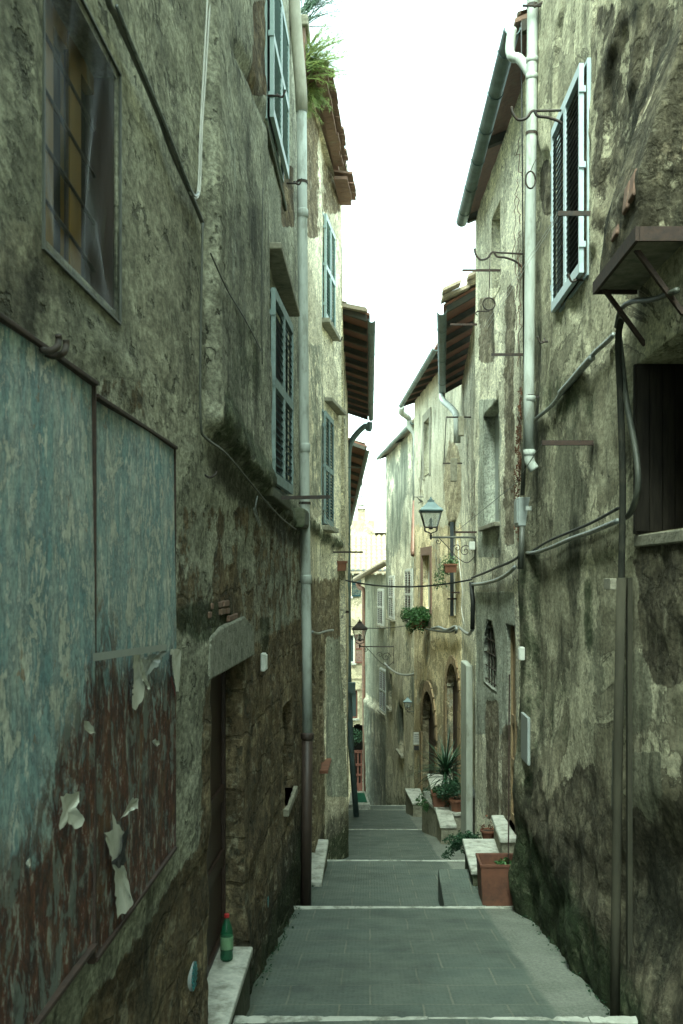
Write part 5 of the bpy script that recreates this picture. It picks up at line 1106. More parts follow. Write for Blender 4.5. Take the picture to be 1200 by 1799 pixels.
# scrolled iron brackets on the right
def scroll_bracket(Y, a, b, label, ring=None):
    """a: picture point at the tip, b: at the wall"""
    t = thing('scroll_bracket', P(*b, Y), label, 'iron bracket', 'scrolled iron brackets')
    m = MB(); A, B_ = P(*a, Y), P(*b, Y); L_ = (B_ - A).x; m.tube([A + V(L_ * .28, 0, 0), B_ + V(.03, 0, 0)], .011, 8); build('bar', m, 'iron', t, smooth=True)
    m = MB(); m.tube(smoothpts([A + V(0, 0, L_ * .06), A + V(.01, 0, -L_ * .03), A + V(L_ * .09, 0, -L_ * .12), A + V(L_ * .2, 0, -L_ * .1), A + V(L_ * .26, 0, -L_ * .02), A + V(L_ * .31, 0, 0), A + V(L_ * .36, 0, -L_ * .07), A + V(L_ * .5, 0, -L_ * .09), A + V(L_ * .66, 0, -L_ * .15), A + V(L_ * .77, 0, -L_ * .24), A + V(L_ * .8, 0, -L_ * .18), A + V(L_ * .85, 0, -L_ * .12), A + V(L_ * .92, 0, -L_ * .13), A + V(L_ * .97, 0, -L_ * .22), A + V(L_ * .93, 0, -L_ * .28), A + V(L_ * .88, 0, -L_ * .27)], 5), .012, 8)
    m.tube(smoothpts([A + V(L_ * .86, 0, -L_ * .3), A + V(L_ * .93, 0, -L_ * .29), B_ + V(.02, 0, -L_ * .36)]), .01, 6); build('scroll', m, 'iron', t, smooth=True)
scroll_bracket(8.2, (899, 195), (1027, 193), 'nearest scrolled iron bracket, crossing the white pipe above the shutters')
scroll_bracket(11.0, (834, 443), (943, 448), 'farther scrolled iron bracket, below the walled-up upper window')
m = MB(); c = P(932, 316, 9.2); m.tube([c + V(.045 * math.cos(t), .0, .08 * math.sin(t)) for t in np.linspace(0, 2 * math.pi, 18)], .008, 6); m.tube([c + V(.0, 0, .08), c + V(.05, 0, .19)], .004, 5); build('iron_ring', m, 'iron', smooth=True, label='iron ring hanging before the right white pipe', cat='ring')
m = MB(); c = P(859, 534, 12.2); m.tube([c + V(.075 * math.cos(t), 0, .075 * math.sin(t)) for t in np.linspace(0, 2 * math.pi, 18)], .009, 6); m.tube([c + V(.0, 0, .075), P(861, 450, 12.2)], .006, 5); build('iron_ring', m, 'iron', smooth=True, label='iron ring hanging on a long link below the farther scrolled bracket', cat='ring')
m = MB(); m.tube([P(838, 547, 12.4), P(860, 547, 12.4)], .008, 6); m.tube(smoothpts([P(838, 547, 12.4), P(836, 551, 12.4), P(839, 554, 12.4)]), .006, 6); build('wall_hook', m, 'iron', label='small iron hook by the ring of the farther bracket', cat='hook')
m = MB(); m.tube([P(918, 10, 9.4), P(968, 10, 9.4)], .012, 6); m.tube([P(938, 12, 9.4), P(955, 4, 9.4)], .014, 6); build('pipe_stay', m, 'iron', label='iron stay holding the right white pipe at the picture top', cat='bracket')

# right downpipe
dq = thing('downpipe', P(932, 830, 9.6), 'white downpipe on the right ending in a turned-out shoe', 'downpipe'); Yq = 9.5
m = MB(); m.tube([P(936, -200, Yq), P(936, 0, Yq), P(932, 400, Yq), P(929, 700, Yq), P(930, 800, Yq)], .052, 16); build('pipe', m, 'pvc', dq, smooth=True)
m = MB(); m.tube(smoothpts([P(930, 800, Yq), P(931, 812, Yq), P(936, 822, Yq), P(942, 826, Yq)]), [.052] * 13 + [.052, .05, .045], 14) if False else m.tube(smoothpts([P(930, 798, Yq), P(931, 812, Yq), P(939, 825, Yq)], 4), .05, 14); build('shoe', m, 'pvc', dq, smooth=True)
for y in (105, 135, 700, 795): m = MB(); p = P(np.interp(y, [0, 400, 800], [936, 932, 930]), y, Yq); m.lathe(p - V(0, 0, .03), [(.053, 0), (.058, .004), (.058, .05), (.053, .055)], 16); build('pipe_collar', m, 'pvc', dq, smooth=True)
for y in (11, 235, 697): m = MB(); p = P(np.interp(y, [0, 400, 800], [936, 932, 930]), y, Yq); band(m, p, .056, (1, 0, 0)); build('pipe_bracket', m, 'iron', dq)
m = MB(); m.tube(smoothpts([P(900, 52, 9.95), P(896, 85, 9.9), P(900, 100, 9.8), P(912, 103, 9.7), P(924, 118, 9.6), P(934, 135, 9.55)], 6), .048, 14); build('branch_pipe', m, 'pvc', dq, smooth=True)
m = MB(); m.tube(smoothpts([P(777, 692, 24.4), P(778, 703, 24), P(792, 716, 23), P(800, 726, 22), P(803, 738, 21.5)], 4) + [P(803, 778, 21.5)], .075, 12); build('downpipe', m, 'pvc', smooth=True, label='short elbowed white drainpipe below the rafter eave on the right', cat='downpipe')
m = MB(); m.tube(smoothpts([P(706, 715, 33), P(705, 724, 33.2), P(712, 730, 33.6), P(718, 735, 34), P(719, 748, 34), P(728, 760, 34), P(731, 772, 34)], 4) + [P(730, 880, 33.6)], .10, 10)
t = build('downpipe', m, 'pvc', smooth=True, label='pale drainpipe with a pink lower length between the two far right houses', cat='downpipe')
m = MB(); m.tube([P(730, 880, 33.6), P(726, 968, 33.4), P(727, 975, 33.3)], .10, 10); build('lower_pipe', m, 'copper', t, smooth=True)
m = MB(); m.tube(smoothpts([P(628, 1024, 52.3), P(632, 1032, 52.2), P(639, 1036, 52), P(640, 1050, 52)], 3) + [P(640, 1200, 52), P(643, 1415, 51)], .12, 8); build('downpipe', m, 'copper', smooth=True, label='thin brown downpipe at the corner of the whitish far house', cat='downpipe')
m = MB(); m.tube([P(602, 1000, 25), P(601, 1310, 25)], .03, 6); build('downpipe', m, 'copper', smooth=True, label='slender pink-brown pipe by the left corner', cat='downpipe')
m = MB(); m.tube([P(828, 1022, 15.0), P(831, 1060, 15.0), P(830, 1105, 15.0)], .035, 8); build('cable_duct', m, 'cable', smooth=True, label='black upright cable duct at the edge of the grey-cream house', cat='cable duct')

# conduits at the right
def runr(wall, pts, r, name, mat, label, cat='cable', off=.03, group=None, par=None):
    m = MB(); m.tube(smoothpts([wall.pt(x, y, (o_[0] if o_ else off)) for x, y, *o_ in pts], 6), r, 10); return build(name, m, mat, par, smooth=True, label=label, cat=cat, group=group)
cdt = thing('conduit', R1.pt(1088, 1780, .1), 'thick upright grey conduit with a junction clamp on the right wall', 'conduit')
def rp(x, y, off): return R1.pt(x, y, off)
m = MB(); m.tube(smoothpts([rp(1092, 560, .10), rp(1086, 600, .10), rp(1090, 700, .10), rp(1094, 850, .10), rp(1092, 1000, .10), rp(1091, 1020, .10)], 6), .021, 12); build('upper_tube', m, 'dcond', cdt, smooth=True)
m = MB(); m.tube([rp(1092, 1015, .10), rp(1086, 1300, .11), rp(1082, 1600, .13), rp(1080, 1790, .15)], .030, 14); build('lower_tube', m, 'olive', cdt, smooth=True)
m = MB(); m.ob(rp(1103, 1015, .06), (0, .045, 0), (.03, 0, 0), (0, 0, -2.75)); build('brown_channel', m, 'olive', cdt)
m = MB(); m.tube([rp(1084.5, 1302, .112), rp(1083, 1420, .118)], .0315, 14, cap=False); build('sleeve', m, 'gcable', cdt, smooth=True)
m = MB(); p = rp(1093, 1026, .055); m.box(p.x - .10, p.x + .03, p.y - .10, p.y + .07, p.z - .035, p.z + .035); build('clamp', m, 'stone', cdt, bev=.004)
runr(R1, [(1083, 575), (1090, 545), (1110, 530), (1150, 525), (1190, 510)], .016, 'conduit_hose', 'gcable', 'grey hose curving up beneath the balcony box', 'hose', .06)
runr(R1, [(1088, 590), (1100, 700), (1118, 800), (1120, 860), (1108, 900), (1092, 912)], .019, 'conduit_hose', 'gcable', 'thick grey hose bowing out beside the conduit', 'hose', .07)
runr(R1, [(940, 737), (970, 712), (990, 685), (1012, 660), (1040, 625), (1070, 597), (1078, 588)], .018, 'cable_bundle', 'silver', 'tape-wrapped cable bundle climbing to the balcony on the right', 'cable', .05)
runr(R1, [(985, 690), (1005, 668), (1022, 648), (1040, 628)], .027, 'cable_sleeve', 'silver', 'thick silver sleeve around the climbing cable bundle', 'cable', .055)
runr(R1, [(917, 950), (922, 966), (932, 972), (965, 963), (1000, 948), (1040, 934), (1086, 915)], .018, 'cable_bundle', 'silver', 'silver cable bundle sagging from the meter box to the conduit', 'cable', .06)
runr(R1, [(935, 968), (965, 950), (1000, 935), (1040, 918), (1086, 893)], .011, 'wall_cable', 'cable', 'black cable above the sagging silver bundle', 'cable', .04)
runr(R2, [(829, 1027), (850, 1025), (875, 1018), (895, 1006), (905, 996)], .024, 'cable_bundle', 'silver', 'lower white cable bundle wrapping the corner beyond the meter box', 'cable', .06)
runr(R2, [(829, 1015), (850, 1007), (875, 996), (895, 988), (912, 978)], .016, 'wall_cable', 'cable', 'black cable above the lower white bundle', 'cable', .06)
m = MB(); m.tube([P(918, 925, 9.9), P(914, 1000, 9.9)], .03, 10); m.tube([P(925, 700, 9.9), P(918, 870, 9.9)], .022, 8); build('conduit', m, 'gcable', smooth=True, label='dark upright conduit above and below the grey meter box', cat='conduit')
runr(R4, [(757, 1106), (770, 1102), (785, 1107), (800, 1101), (812, 1108)], .04, 'cable_bundle', 'silver', 'tangled silver cables above the arched doors', 'cable', .12)
runr(R4, [(745, 1104), (765, 1108), (790, 1110), (806, 1106), (812, 1112)], .03, 'cable_bundle', 'gcable', 'dark cables under the tangled silver ones', 'cable', .14)
m = MB(); m.tube(smoothpts([P(806, 1101, 24), P(816, 1110, 20), P(824, 1114, 17), P(830, 1106, 15)]), .03, 7); build('cable_bundle', m, 'silver', smooth=True, label='silver bundle sagging to the black duct', cat='cable')
m = MB(); m.tube(smoothpts([P(804, 950, 24.5), P(808, 1000, 24), P(813, 1040, 23.5), P(811, 1070, 23.5), P(816, 1098, 23)]), .012, 6); build('wall_cable', m, 'wcable', smooth=True, label='thin white cord hanging by the ochre house corner', cat='cable')
m = MB(); m.tube([P(735, 975, 33), P(733, 1180, 33)], .05, 6); build('wall_cable', m, 'gcable', smooth=True, label='dark drain line down the joint of the two far right houses', cat='cable')
m = MB(); m.tube(sag(P(676, 1165, 44), P(733, 1182, 33), .25), .04, 6); build('cable_bundle', m, 'silver', smooth=True, label='silver cable swag on the pale far house', cat='cable')
# cables across the street
m = MB(); m.tube(sag(P(600, 1018, 17.6), P(829, 1018, 15.0), .12, 20), .014, 7); build('street_cable', m, 'cable', smooth=True, label='black cable sagging across the whole alley below the nearest lantern', cat='cable')
m = MB(); m.tube(sag(P(612, 1100, 28.6), P(728, 1096, 33.0), .1, 14), .012, 6); build('street_cable', m, 'cable', smooth=True, label='thin cable across the alley at the far lantern', cat='cable')
m = MB(); m.tube([R1.pt(952, 780, .25), P(905, 850, 10.8), P(800, 935, 14.9)], .004, 5); build('washing_line', m, 'gcable', label='thin line from the brown rod down to the nearest lantern', cat='washing line')
for k in range(2): m = MB(); m.tube([P(978 + 4 * k, 378, 7.9), P(850 + 7 * k, 575, 12.5)], .0025, 4); build('washing_line', m, 'wcable', label=('left' if k == 0 else 'right') + ' of two fine lines slanting from the black shutter bar', cat='washing line', group='fine lines from the shutter bar')
m = MB(); m.tube([P(916, 40, 9.7), P(918, 300, 9.9), P(920, 640, 10.0)], .007, 6); build('wall_cable', m, 'cable', smooth=True, label='dark wire hanging beside the right white pipe', cat='cable')

# boxes on walls
def wbox(wall, x, y, wy, hz, dx, mat, name, label, cat, cover=True, o_=0):
    p = wall.pt(x, y, o_); n = wall.nrm(1); m = MB(); m.ob(p - V(0, wy / 2, hz / 2), V(0, wy, 0), n * dx, V(0, 0, hz)); b = build(name, m, mat, bev=.008, label=label, cat=cat)
    if cover: m = MB(); m.ob(p - V(0, wy * .38, hz * .40) + n * dx, V(0, wy * .76, 0), n * .012, V(0, 0, hz * .8)); build('cover', m, mat, b, bev=.004)
    return b
eb = wbox(R1, 933, 900, .26, .29, .15, 'greybox', 'junction_box', 'grey electric box with a round cap on the corner under the white pipe', 'electric box')
m = MB(); p = P(929, 893, 9.75); m.lathe(p, [(.03, -.02), (.03, .02)], 12); build('cap', m, 'slatg', eb)
wbox(R1, 926, 1297, .42, .46, .03, 'greybox', 'meter_door', 'pale grey meter door low on the corner above the marble bench', 'meter door', False, .10)
wbox(R1, 921, 1148, .11, .13, .05, 'whitebox', 'bell_box', 'small white box on the right wall above the grey meter door', 'switch box', True, .09)
wbox(L1, 459, 1163, .11, .14, .035, 'whitebox', 'door_bell', 'small white bell box beside the left stone lintel', 'bell')
m = MB(); p = P(830, 959, 15.0); m.box(p.x - .06, p.x + .03, 14.88, 14.98, p.z - .06, p.z + .06); build('junction_box', m, 'whitebox', bev=.006, label='small white box under the nearest lantern arm', cat='electric box')
p = R4.pt(733, 1297, .05); m = MB(); m.box(p.x - .12, p.x + .12, p.y - .02, p.y, p.z - .2, p.z + .2); sg = build('house_sign', m, 'sign', label='small white printed notice on the brown door jamb beyond the arches', cat='sign')
m = MB()
for k in range(5): m.box(p.x - .09, p.x + .07 - .03 * (k % 2), p.y - .024, p.y - .021, p.z + .12 - k * .06, p.z + .135 - k * .06)
build('print', m, 'ink', sg)
m = MB(); m.box(p.x - .1, p.x + .1, p.y - .03, p.y, p.z - .38, p.z - .24); build('mail_slot', m, 'ink', label='black slot plate just below the small white notice', cat='plate')
for (x, y, s_, lb) in ((338, 1715, .14, 'largest teal round vent low on the left wall near the picture foot'), (468, 1587, .11, 'middle small teal vent at the foot of the left wall'), (503, 1571, .10, 'farthest small teal vent at the foot of the left wall')):
    p = L1.pt(x, y, -.014 if s_ > .12 else -.004); m = MB(); m.tube([p - V(.06, 0, 0), p + V(.008, 0, 0)], s_ / 2, 20); vv = build('wall_vent', m, 'greybox', smooth=False, label=lb, cat='vent', group='round teal wall vents')
    m = MB()
    for k in range(6): z = -s_ / 2 * .75 + k * s_ * .15; hw = math.sqrt(max(0, (s_ / 2 * .9) ** 2 - z * z)); m.ob(p + V(.009, -hw, z - .005), (0, 2 * hw, 0), (.006, 0, .004), (0, 0, .011))
    build('vent_slats', m, 'tealdisc', vv)

# lanterns
def lantern(c, s, wallx, label, group='street lanterns on wrought arms', boxed=True):
    """c: centre of the lantern foot; s: height; arm reaches the wall at wallx"""
    c = Vector(c); t = thing('street_lantern', (wallx, c.y, c.z), label, 'lantern', group)
    def sq(h, r): return [c + V(sx * r * s, sy * r * s, h * s) for sx, sy in ((-1, -1), (1, -1), (1, 1), (-1, 1))]
    m = MB()
    def frus(h0, r0, h1, r1): v = sq(h0, r0) + sq(h1, r1); m.add(v, [(0, 1, 2, 3), (7, 6, 5, 4)] + [(i, (i + 1) % 4, 4 + (i + 1) % 4, 4 + i) for i in range(4)])
    frus(.64, .285, .68, .30); frus(.681, .285, .74, .24); frus(.741, .22, .90, .07); frus(.901, .085, .93, .085)
    m.lathe(c + V(0, 0, .93 * s), [(.03 * s, 0), (.055 * s, .02 * s), (.03 * s, .045 * s), (.012 * s, .09 * s)], 8); build('lantern_roof', m, 'zinc' if boxed else 'iron', t)
    m = MB(); a, b = sq(.25, .155), sq(.64, .255)
    for i in range(4):
        m.tube([a[i], b[i]], .013 * s, 5)
        for r in (a, b): m.tube([r[i], r[(i + 1) % 4]], .014 * s, 5)
    for i in range(4): m.tube(smoothpts([a[i], c + (a[i] - c) * .9 + V(0, 0, -.07 * s), c + V(0, 0, .07 * s) + (a[i] - c) * .15, c + V(0, 0, .03 * s)]), .013 * s, 5)
    m.lathe(c, [(.01 * s, -.06 * s), (.035 * s, -.02 * s), (.03 * s, .03 * s), (.045 * s, .06 * s)], 8); build('lantern_frame', m, 'iron', t)
    m = MB(); a, b = sq(.255, .148), sq(.635, .247)
    for i in range(4): m.quad(a[i], a[(i + 1) % 4], b[(i + 1) % 4], b[i])
    build('lantern_glass', m, 'lampglass', t)
    m = MB(); m.lathe(c + V(0, 0, .2 * s), [(.05 * s, 0), (.055 * s, .1 * s), (.03 * s, .16 * s), (.05 * s, .2 * s), (.03 * s, .28 * s)], 10); build('lamp_holder', m, 'iron', t, smooth=True)
    m = MB(); L_ = wallx - c.x; m.tube([c, V(wallx, c.y, c.z)], .022 * (s if s > .7 else .7), 8); m.tube([V(wallx - .02, c.y, c.z + .04 * s), V(wallx - .02, c.y, c.z - .65 * s)], .02 * s, 6); build('arm', m, 'iron' if not boxed else 'gcable', t)
    def spiral(o, r, turns, a0, sg): return [o + V(r * (1 - k / 26) * math.cos(a0 + sg * turns * 2 * math.pi * k / 24), 0, r * (1 - k / 26) * math.sin(a0 + sg * turns * 2 * math.pi * k / 24)) for k in range(25)]
    m = MB(); w0 = V(wallx, c.y, c.z)
    m.tube(spiral(w0 + V(-.24 * L_, 0, -.3 * L_), .14 * L_, 1.6, 0, 1), .007 * s / .6, 5); m.tube(spiral(c + V(.16 * L_, 0, -.09 * L_), .075 * L_, 1.4, math.pi * .4, -1), .006 * s / .6, 5)
    m.tube(smoothpts([w0 + V(-.02, 0, -.42 * L_), w0 + V(-.2 * L_, 0, -.56 * L_), w0 + V(-.42 * L_, 0, -.44 * L_), w0 + V(-.62 * L_, 0, -.22 * L_), c + V(.2 * L_, 0, -.03 * L_)]), .007 * s / .6, 5)
    m.tube(spiral(w0 + V(-.42 * L_, 0, -.24 * L_), .09 * L_, 1.3, math.pi, -1), .006 * s / .6, 5)
    build('scrollwork', m, 'iron', t)
lantern(P(757, 944, 15.0), .60, 1.60, 'nearest lantern on a long scrolled arm in front of the ochre house')
p = P(632, 1136, 41.6); lantern(p, 1.12, P(693, 1136, 41.6).x, 'farther small lantern on an arm before the cream end house', boxed=False)
p = P(716, 1250, 33.6); lantern(p, .5, p.x + .35, 'small wall lantern on the pale house by the brown doorway')

# plants and pots
def potbox(m, c, wx, wy, h, taper=.85, t=.02):
    c = Vector(c); o = [c + V(sx * wx / 2, sy * wy / 2, h) for sx, sy in ((-1, -1), (1, -1), (1, 1), (-1, 1))]; b = [c + V(sx * wx / 2 * taper, sy * wy / 2 * taper, 0) for sx, sy in ((-1, -1), (1, -1), (1, 1), (-1, 1))]
    i = [c + V(sx * (wx / 2 - t), sy * (wy / 2 - t), h) for sx, sy in ((-1, -1), (1, -1), (1, 1), (-1, 1))]; d = [v - V(0, 0, h * .35) for v in i]
    r = [v + V((v.x - c.x) * .04, (v.y - c.y) * .04, -h * .12) for v in o]
    m.add(b + o + i + d, [(3, 2, 1, 0)] + [(k, (k + 1) % 4, 4 + (k + 1) % 4, 4 + k) for k in range(4)] + [(4 + k, 4 + (k + 1) % 4, 8 + (k + 1) % 4, 8 + k) for k in range(4)] + [(8 + k, 8 + (k + 1) % 4, 12 + (k + 1) % 4, 12 + k) for k in range(4)] + [(12, 13, 14, 15)])
def rim(m, c, wx, wy, h, k=.02, hh=.05):
    c = Vector(c)
    m.box(c.x - wx / 2 - k, c.x + wx / 2 + k, c.y - wy / 2 - k, c.y - wy / 2, c.z + h - hh, c.z + h); m.box(c.x - wx / 2 - k, c.x + wx / 2 + k, c.y + wy / 2, c.y + wy / 2 + k, c.z + h - hh, c.z + h)
    m.box(c.x - wx / 2 - k, c.x - wx / 2, c.y - wy / 2, c.y + wy / 2, c.z + h - hh, c.z + h); m.box(c.x + wx / 2, c.x + wx / 2 + k, c.y - wy / 2, c.y + wy / 2, c.z + h - hh, c.z + h)
def strap(m, base, dirv, L_, w_, bend):
    d = Vector(dirv).normalized(); side = d.cross(V(0, 0, 1)).normalized() if abs(d.z) < .98 else V(1, 0, 0); pts = []; p = Vector(base); N = 7
    for i in range(N + 1):
        f = i / N; ww = w_ * (1 - f) ** .6 * (.6 + .4 * min(1, f * 4)); pts.append((p.copy(), ww)); p = p + d * (L_ / N); d = (d + V(0, 0, -bend / N)).normalized()
    vs = [];
    for q, ww in pts: vs += [q - side * ww, q + V(0, 0, -ww * .4), q + side * ww]
    m.add(vs, [(3 * i + a, 3 * i + a + 1, 3 * i + a + 4, 3 * i + a + 3) for i in range(N) for a in (0, 1)])
# big square planter with a rusty rod
c = V(1.385, 10.62, -3.47 - .04); c.z = -3.545; sp_ = MB(); potbox(sp_, c, .46, .44, .515, .88); pl = build('square_planter', sp_, 'rustpot', label='big square terracotta planter on the paving beside the marble bench', cat='planter', bev=.008)
m = MB(); rim(m, c, .46, .44, .517, .006, .03); build('rim', m, 'rustpot', pl, bev=.004)
m = MB(); m.box(c.x - .19, c.x + .19, c.y - .185, c.y + .185, c.z + .33, c.z + .40); build('soil', m, 'soil', pl)
m = MB(); leaves(m, (c.x + .06, c.y + .05, c.z + .47), .09, 90, .028, (1, 1, .5)); build('seedling', m, 'leaf', label='small green seedling in the big square planter', cat='plant')
m = MB(); m.tube([V(c.x + .1, c.y + .06, c.z + .38), P(895, 1185, 10.7)], .008, 6); build('stake', m, 'rust', label='tall thin rusty stake standing in the big square planter', cat='stake')
# marble benches / steps and the stone ramp
def slab(x0, x1, y0, y1, z, th, name, label, base=True, shift=0, zb=None, basemat='stone', cat='stone step', inset=.03):
    m = MB(); pts = [V(x0 + shift, y1, z), V(x1, y1, z), V(x1, y0, z), V(x0, y0, z)]; m.prism(pts, (0, 0, -th)); o = build(name, m, 'marble', bev=.014, label=label, cat=cat)
    if base:
        zb = zb if zb is not None else gz(y1) - .1; m = MB(); m.prism([V(x0 + shift + inset, y1 - inset, z - th - .001), V(x1, y1 - inset, z - th - .001), V(x1, y0 + inset, z - th - .001), V(x0 + inset, y0 + inset, z - th - .001)], (0, 0, zb - z + th)); build('base', m, basemat, o)
    return o
slab(1.115, 1.66, 11.02, 12.35, -3.27, .055, 'stone_bench', 'lower marble slab bench behind the square planter', shift=.03, basemat='moss_stone', cat='bench')
slab(1.48, 1.80, 11.35, 12.45, -3.0, .06, 'stone_bench', 'upper marble slab bench against the brown door on the right', shift=.035, zb=-3.9, basemat='stone', cat='bench')
m = MB(); z = -3.455; m.prism([V(.80, 11.7, z), V(1.22, 11.7, z), V(1.22, 10.42, z), V(.775, 10.42, z)], (0, 0, -.5)); build('paving_block', m, 'pave', bev=.01, label='raised dark paved block left of the square planter', cat='paving block')
slab(1.37, 1.70, 19.5, 20.8, -4.90, .07, 'doorstep', 'lowest marble step before the potted plants', zb=-5.6)
slab(1.68, 2.10, 20.4, 21.5, -4.93 + .05, .07, 'doorstep', 'marble step beside the lowest one, nearer the wall', zb=-5.9)
m = MB(); zz = -4.93; pg = [V(1.15, 22.4, zz), V(1.75, 22.6, zz), V(1.75, 20.9, zz), V(1.42, 20.82, zz)]; m.prism(pg, (0, 0, -.07)); o = build('doorstep', m, 'marble', bev=.01, label='oblique marble ledge carrying the terracotta pot', cat='stone step')
m = MB(); pg = [q + V(.02, 0, -.071) for q in pg]; m.prism(pg, (0, 0, -1.2)); build('base', m, 'stone', o)
slab(1.42, 2.0, 23.0, 24.8, -4.95, .07, 'doorstep', 'marble step at the nearer arched doorway', zb=-6.5)
slab(1.25, 1.6, 29.5, 31.5, -6.75, .07, 'doorstep', 'small marble step at the far brown doorway', zb=-8, shift=-.15)
slab(1.73, 1.95, 17.9, 19.0, -3.95, .06, 'doorstep', 'narrow marble step by the white pilaster', zb=-5.3)
# yucca and companions
def rpot(c, r, h, label, mat='terra', group=None):
    m = MB(); m.lathe(c, [(r * .7, 0), (r * .95, h * .8), (r * 1.08, h * .8), (r * 1.08, h), (r * .95, h), (r * .9, h * .85)], 18); o = build('flower_pot', m, mat, smooth=False, label=label, cat='flower pot', group=group)
    m = MB(); m.lathe(c, [(r * .88, h * .8), (r * .86, h * .86)], 14); build('soil', m, 'soil', o); return o
c = V(1.53, 21.3, -4.93); sp_ = MB(); potbox(sp_, c, .42, .35, .30, .85, .02); rim(sp_, c, .42, .35, .30, .012, .06); yp = build('flower_pot', sp_, 'terra', label='rectangular terracotta pot holding the yucca', cat='flower pot')
m = MB(); m.box(c.x - .18, c.x + .18, c.y - .14, c.y + .14, c.z + .22, c.z + .26); build('soil', m, 'soil', yp)
m = MB(); R = random.Random(5); top = c + V(.1, .1, .72)
m.tube(smoothpts([c + V(.1, .05, .2), c + V(.12, .1, .5), top]), .025, 7)
yu = build('yucca', m, 'dry', label='spiky dark green yucca in the rectangular terracotta pot', cat='plant')
m = MB()
for k in range(110):
    a = R.uniform(0, 2 * math.pi); e = R.uniform(-.15, 1.3); strap(m, top + V(0, 0, R.uniform(-.18, .06)), (math.cos(a), math.sin(a), math.tan(min(e, 1.25)) if e > 0 else -.1), R.uniform(.55, 1.05), R.uniform(.016, .03), R.uniform(.6, 2.2) * (1 - e / 2))
build('leaves', m, 'dleaf', yu)
for (x, y, Yd, rad, n, sz, lb, mt) in ((798, 1385, 20.9, .40, 1900, .035, 'dense dark green bush between the yucca and the wall', 'dleaf'), (768, 1392, 21.5, .30, 900, .035, 'loose leafy plant left of the yucca', 'leaf'), (750, 1390, 22.3, .12, 160, .03, 'little plant at the end of the oblique ledge', 'dleaf')):
    c2 = P(x, y, Yd); m = MB(); leaves(m, c2, rad, n, sz, (1, 1, .9), .2); b_ = build('potted_plant', m, mt, label=lb, cat='plant')
rpot(V(1.80, 20.6, -4.88), .16, .26, 'round terracotta pot under the dense dark bush'); c2 = P(750, 1400, 22.0); rpot(V(c2.x, 22.0, -4.93), .07, .14, 'little pale pot at the end of the oblique ledge', 'whitebox')
m = MB(); R = random.Random(8)
for k in range(11):
    p0 = P(838, 1478, 12.6) + V(R.uniform(-.1, .06), R.uniform(-.1, .1), 0); tip = P(R.uniform(778, 822), R.uniform(1472, 1512), 12.6 + R.uniform(-.3, .3)); pts = smoothpts([p0, p0.lerp(tip, .5) + V(0, 0, .07), tip])
    m.tube(pts, .003, 4)
    for q in pts: leaves(m, q, .05, 22, .021, (1, 1, 1), .4, 3, R)
build('trailing_plant', m, 'dleaf', label='trailing dark green plant spilling over the steps by the lower bench', cat='plant')
c2 = P(858, 1474, 12.75); rpot(V(c2.x, 12.75, c2.z), .10, .12, 'low terracotta bowl on the lower bench back'); rpot(V(c2.x + .02, 12.6, c2.z - .09), .12, .08, 'shallow terracotta saucer bowl below the low bowl')
m = MB(); leaves(m, V(c2.x - .02, 12.75, c2.z + .16), .1, 90, .02); build('potted_plant', m, 'dry', label='withered reddish plant in the low terracotta bowl', cat='plant')
# planters up on the walls
m = MB(); c = P(599, 1003, 17.1); potbox(m, c, .2, .34, .17, .85, .015); rim(m, c, .2, .34, .17, .01, .035); build('window_box', m, 'terra', label='empty red terracotta window box hanging on the left wall corner', cat='planter')
m = MB(); c = P(791, 1006, 24.7); potbox(m, c, .3, .5, .22, .85, .015); rim(m, c, .3, .5, .22, .012, .04); build('window_box', m, 'terra', label='terracotta flower box with a trailing plant on the ochre house', cat='planter')
m = MB(); leaves(m, P(783, 992, 24.8), .3, 620, .035, (1.2, .8, .9), .2); leaves(m, P(774, 1010, 24.8), .2, 220, .035, (.7, .7, 1.3), .8); build('trailing_plant', m, 'leaf', label='green trailing plant spilling from the ochre house flower box', cat='plant')
m = MB(); c = P(738, 1103, 29.9); c.x -= .05; m.lathe(c, [(.2, 0), (.26, .25), (.28, .25), (.28, .3)], 14); build('hanging_pot', m, 'terra', label='terracotta pot hidden in the round hanging bush', cat='flower pot')
m = MB(); leaves(m, P(738, 1087, 29.8), .42, 4200, .045, (1, 1, .85), .15, 22); build('hanging_bush', m, 'leaf', label='round bright green bush hanging beside the cable tangle', cat='plant')
# bush growing out of the roof
def feathery(base, rad, n, mat, label, lean, seed, density=26):
    R = random.Random(seed); m = MB(); base = Vector(base)
    for k in range(n):
        d = Vector((R.gauss(lean[0], .35), R.gauss(lean[1], .35), R.gauss(lean[2], .38))).normalized(); L_ = rad * R.uniform(.5, 1.1); pts = [base + V(R.uniform(-.08, .08), R.uniform(-.2, .2), R.uniform(-.15, .15))]; dd2 = d.copy()
        for i in range(9): pts.append(pts[-1] + dd2 * L_ / 9); dd2 = (dd2 + V(.02, 0, -.05) + Vector((R.gauss(0, .06), R.gauss(0, .06), R.gauss(0, .06)))).normalized()
        m.tube(pts, [.006 * (1 - i / 11) + .001 for i in range(10)], 4, False)
        for i in range(2, 10):
            for _ in range(density // 3):
                a = Vector((R.gauss(0, 1), R.gauss(0, 1), R.gauss(0, 1))).normalized(); a = (a + dd2 * 1.2).normalized(); s_ = R.uniform(.03, .085); b = a.orthogonal().normalized() * .0032; p = pts[i] + Vector((R.gauss(0, .012), R.gauss(0, .012), R.gauss(0, .012)))
                m.add([p - b, p + b, p + a * s_], [(0, 1, 2)])
    return build('roof_bush', m, mat, label=label, cat='bush', group='wild growth on the left roof')
feathery(P(532, 120, 13.0), .66, 60, 'yleaf', 'yellow-green feathery bush growing from the left roof edge', (.7, 0, .5), 1, 34)
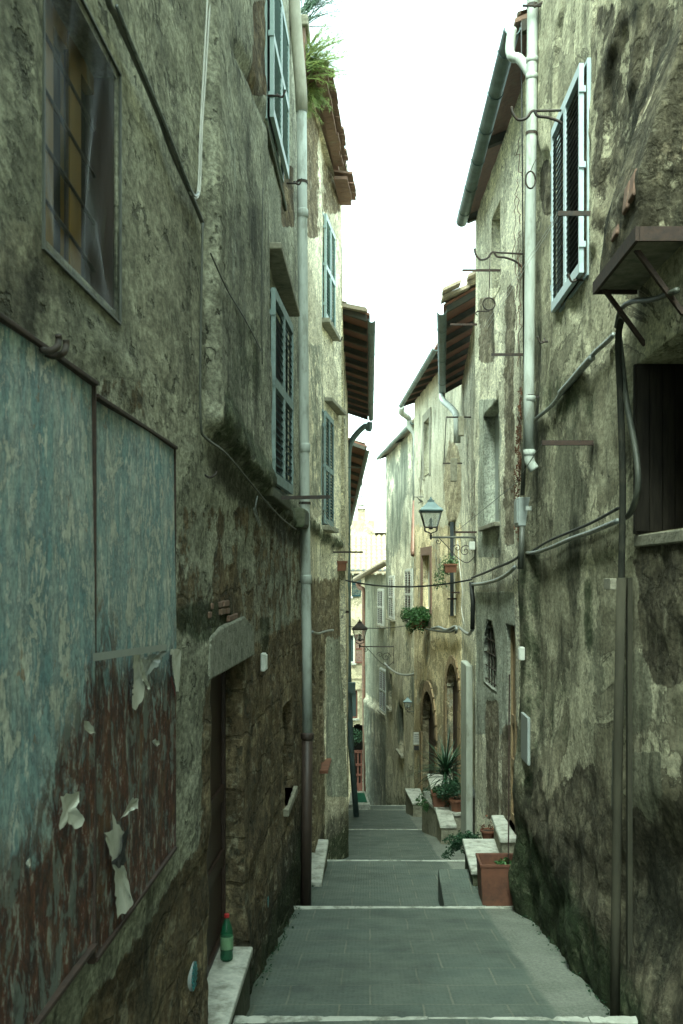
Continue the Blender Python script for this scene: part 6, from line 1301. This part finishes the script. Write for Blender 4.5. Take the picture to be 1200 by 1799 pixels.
feathery(P(535, 30, 13.0), .65, 45, 'dleaf', 'thin bluish feathery sprays rising above the yellow-green bush', (.7, 0, .9), 2, 18)
feathery(P(540, 150, 13.4), .36, 30, 'yleaf', 'drooping mossy tuft under the yellow-green bush', (.5, 0, -.5), 3, 40)
m = MB(); R = random.Random(12)
for k in range(9):
    p = P(588, R.uniform(250, 285), 16.5); d = V(R.uniform(.3, 1), 0, R.uniform(-.1, .8)).normalized(); pts = [p]
    for i in range(6): pts.append(pts[-1] + d * .06); d = (d + Vector((R.gauss(0, .2), 0, R.gauss(0, .2)))).normalized()
    m.tube(pts, .003, 4)
build('dry_twigs', m, 'dry', label='bare dry twigs sprouting past the end of the red roof tiles', cat='twigs')
# dead creeper beside the right pipe
m = MB(); R = random.Random(4)
for k in range(16):
    x = R.uniform(908, 918); y = R.uniform(240, 960); pts = [R2.pt(min(x, 928), y, .03)]
    for i in range(14): q = pts[-1] + V(R.gauss(0, .006), R.gauss(0, .05), -R.uniform(.01, .07)); X_, _ = R2.xy(max(0, q.y - 10.3)); q.x = float(X_) - .03 - R.random() * .03; pts.append(q)
    m.tube(pts, .004, 4)
    if y > 560:
        for q in pts[::1]: leaves(m, q, .04, 14, .014, (.4, 1, 1), .5, 3, R)
build('dead_creeper', m, 'dry', label='dead red-brown creeper clinging beside the right white pipe', cat='creeper')
# moss and weeds where the wall meets the paving
m = MB(); R = random.Random(21)
for _ in range(130):
    Y = R.uniform(5.9, 15.0); side = R.random() < .5
    X_ = float(L1.xy(min(Y, 12.3) + 4.5)[0]) + R.uniform(.02, .09) if side else 1.60 - R.uniform(.0, .10)
    if side and 5.1 < Y < 6.8: continue
    leaves(m, V(X_, Y, gz(Y) + .015), .035, 12, .012, (1, 1, .6), 0, 4, R)
build('wall_foot_weeds', m, 'dleaf', label=None, kind='stuff'); bpy.data.objects['wall_foot_weeds']['label'] = 'tiny weeds and moss along both wall feet'; bpy.data.objects['wall_foot_weeds']['category'] = 'weeds'
# bottle
c = V(-.915, 6.36, -2.46); m = MB(); m.lathe(c, [(.030, 0), (.040, .008), (.041, .03), (.038, .05), (.041, .07), (.041, .16), (.038, .185), (.034, .205), (.022, .24), (.0135, .262), (.0135, .278)], 24); bo = build('plastic_bottle', m, 'bottle', smooth=True, label='green plastic bottle with a red cap standing on the left threshold', cat='bottle')
m = MB(); m.lathe(c, [(.0415, .075), (.0418, .08), (.0418, .15), (.0415, .155)], 24); build('label_band', m, 'label', bo, smooth=True)
m = MB(); m.lathe(c, [(.0155, .272), (.0165, .275), (.0165, .292), (.015, .295)], 16); build('cap', m, 'redcap', bo)
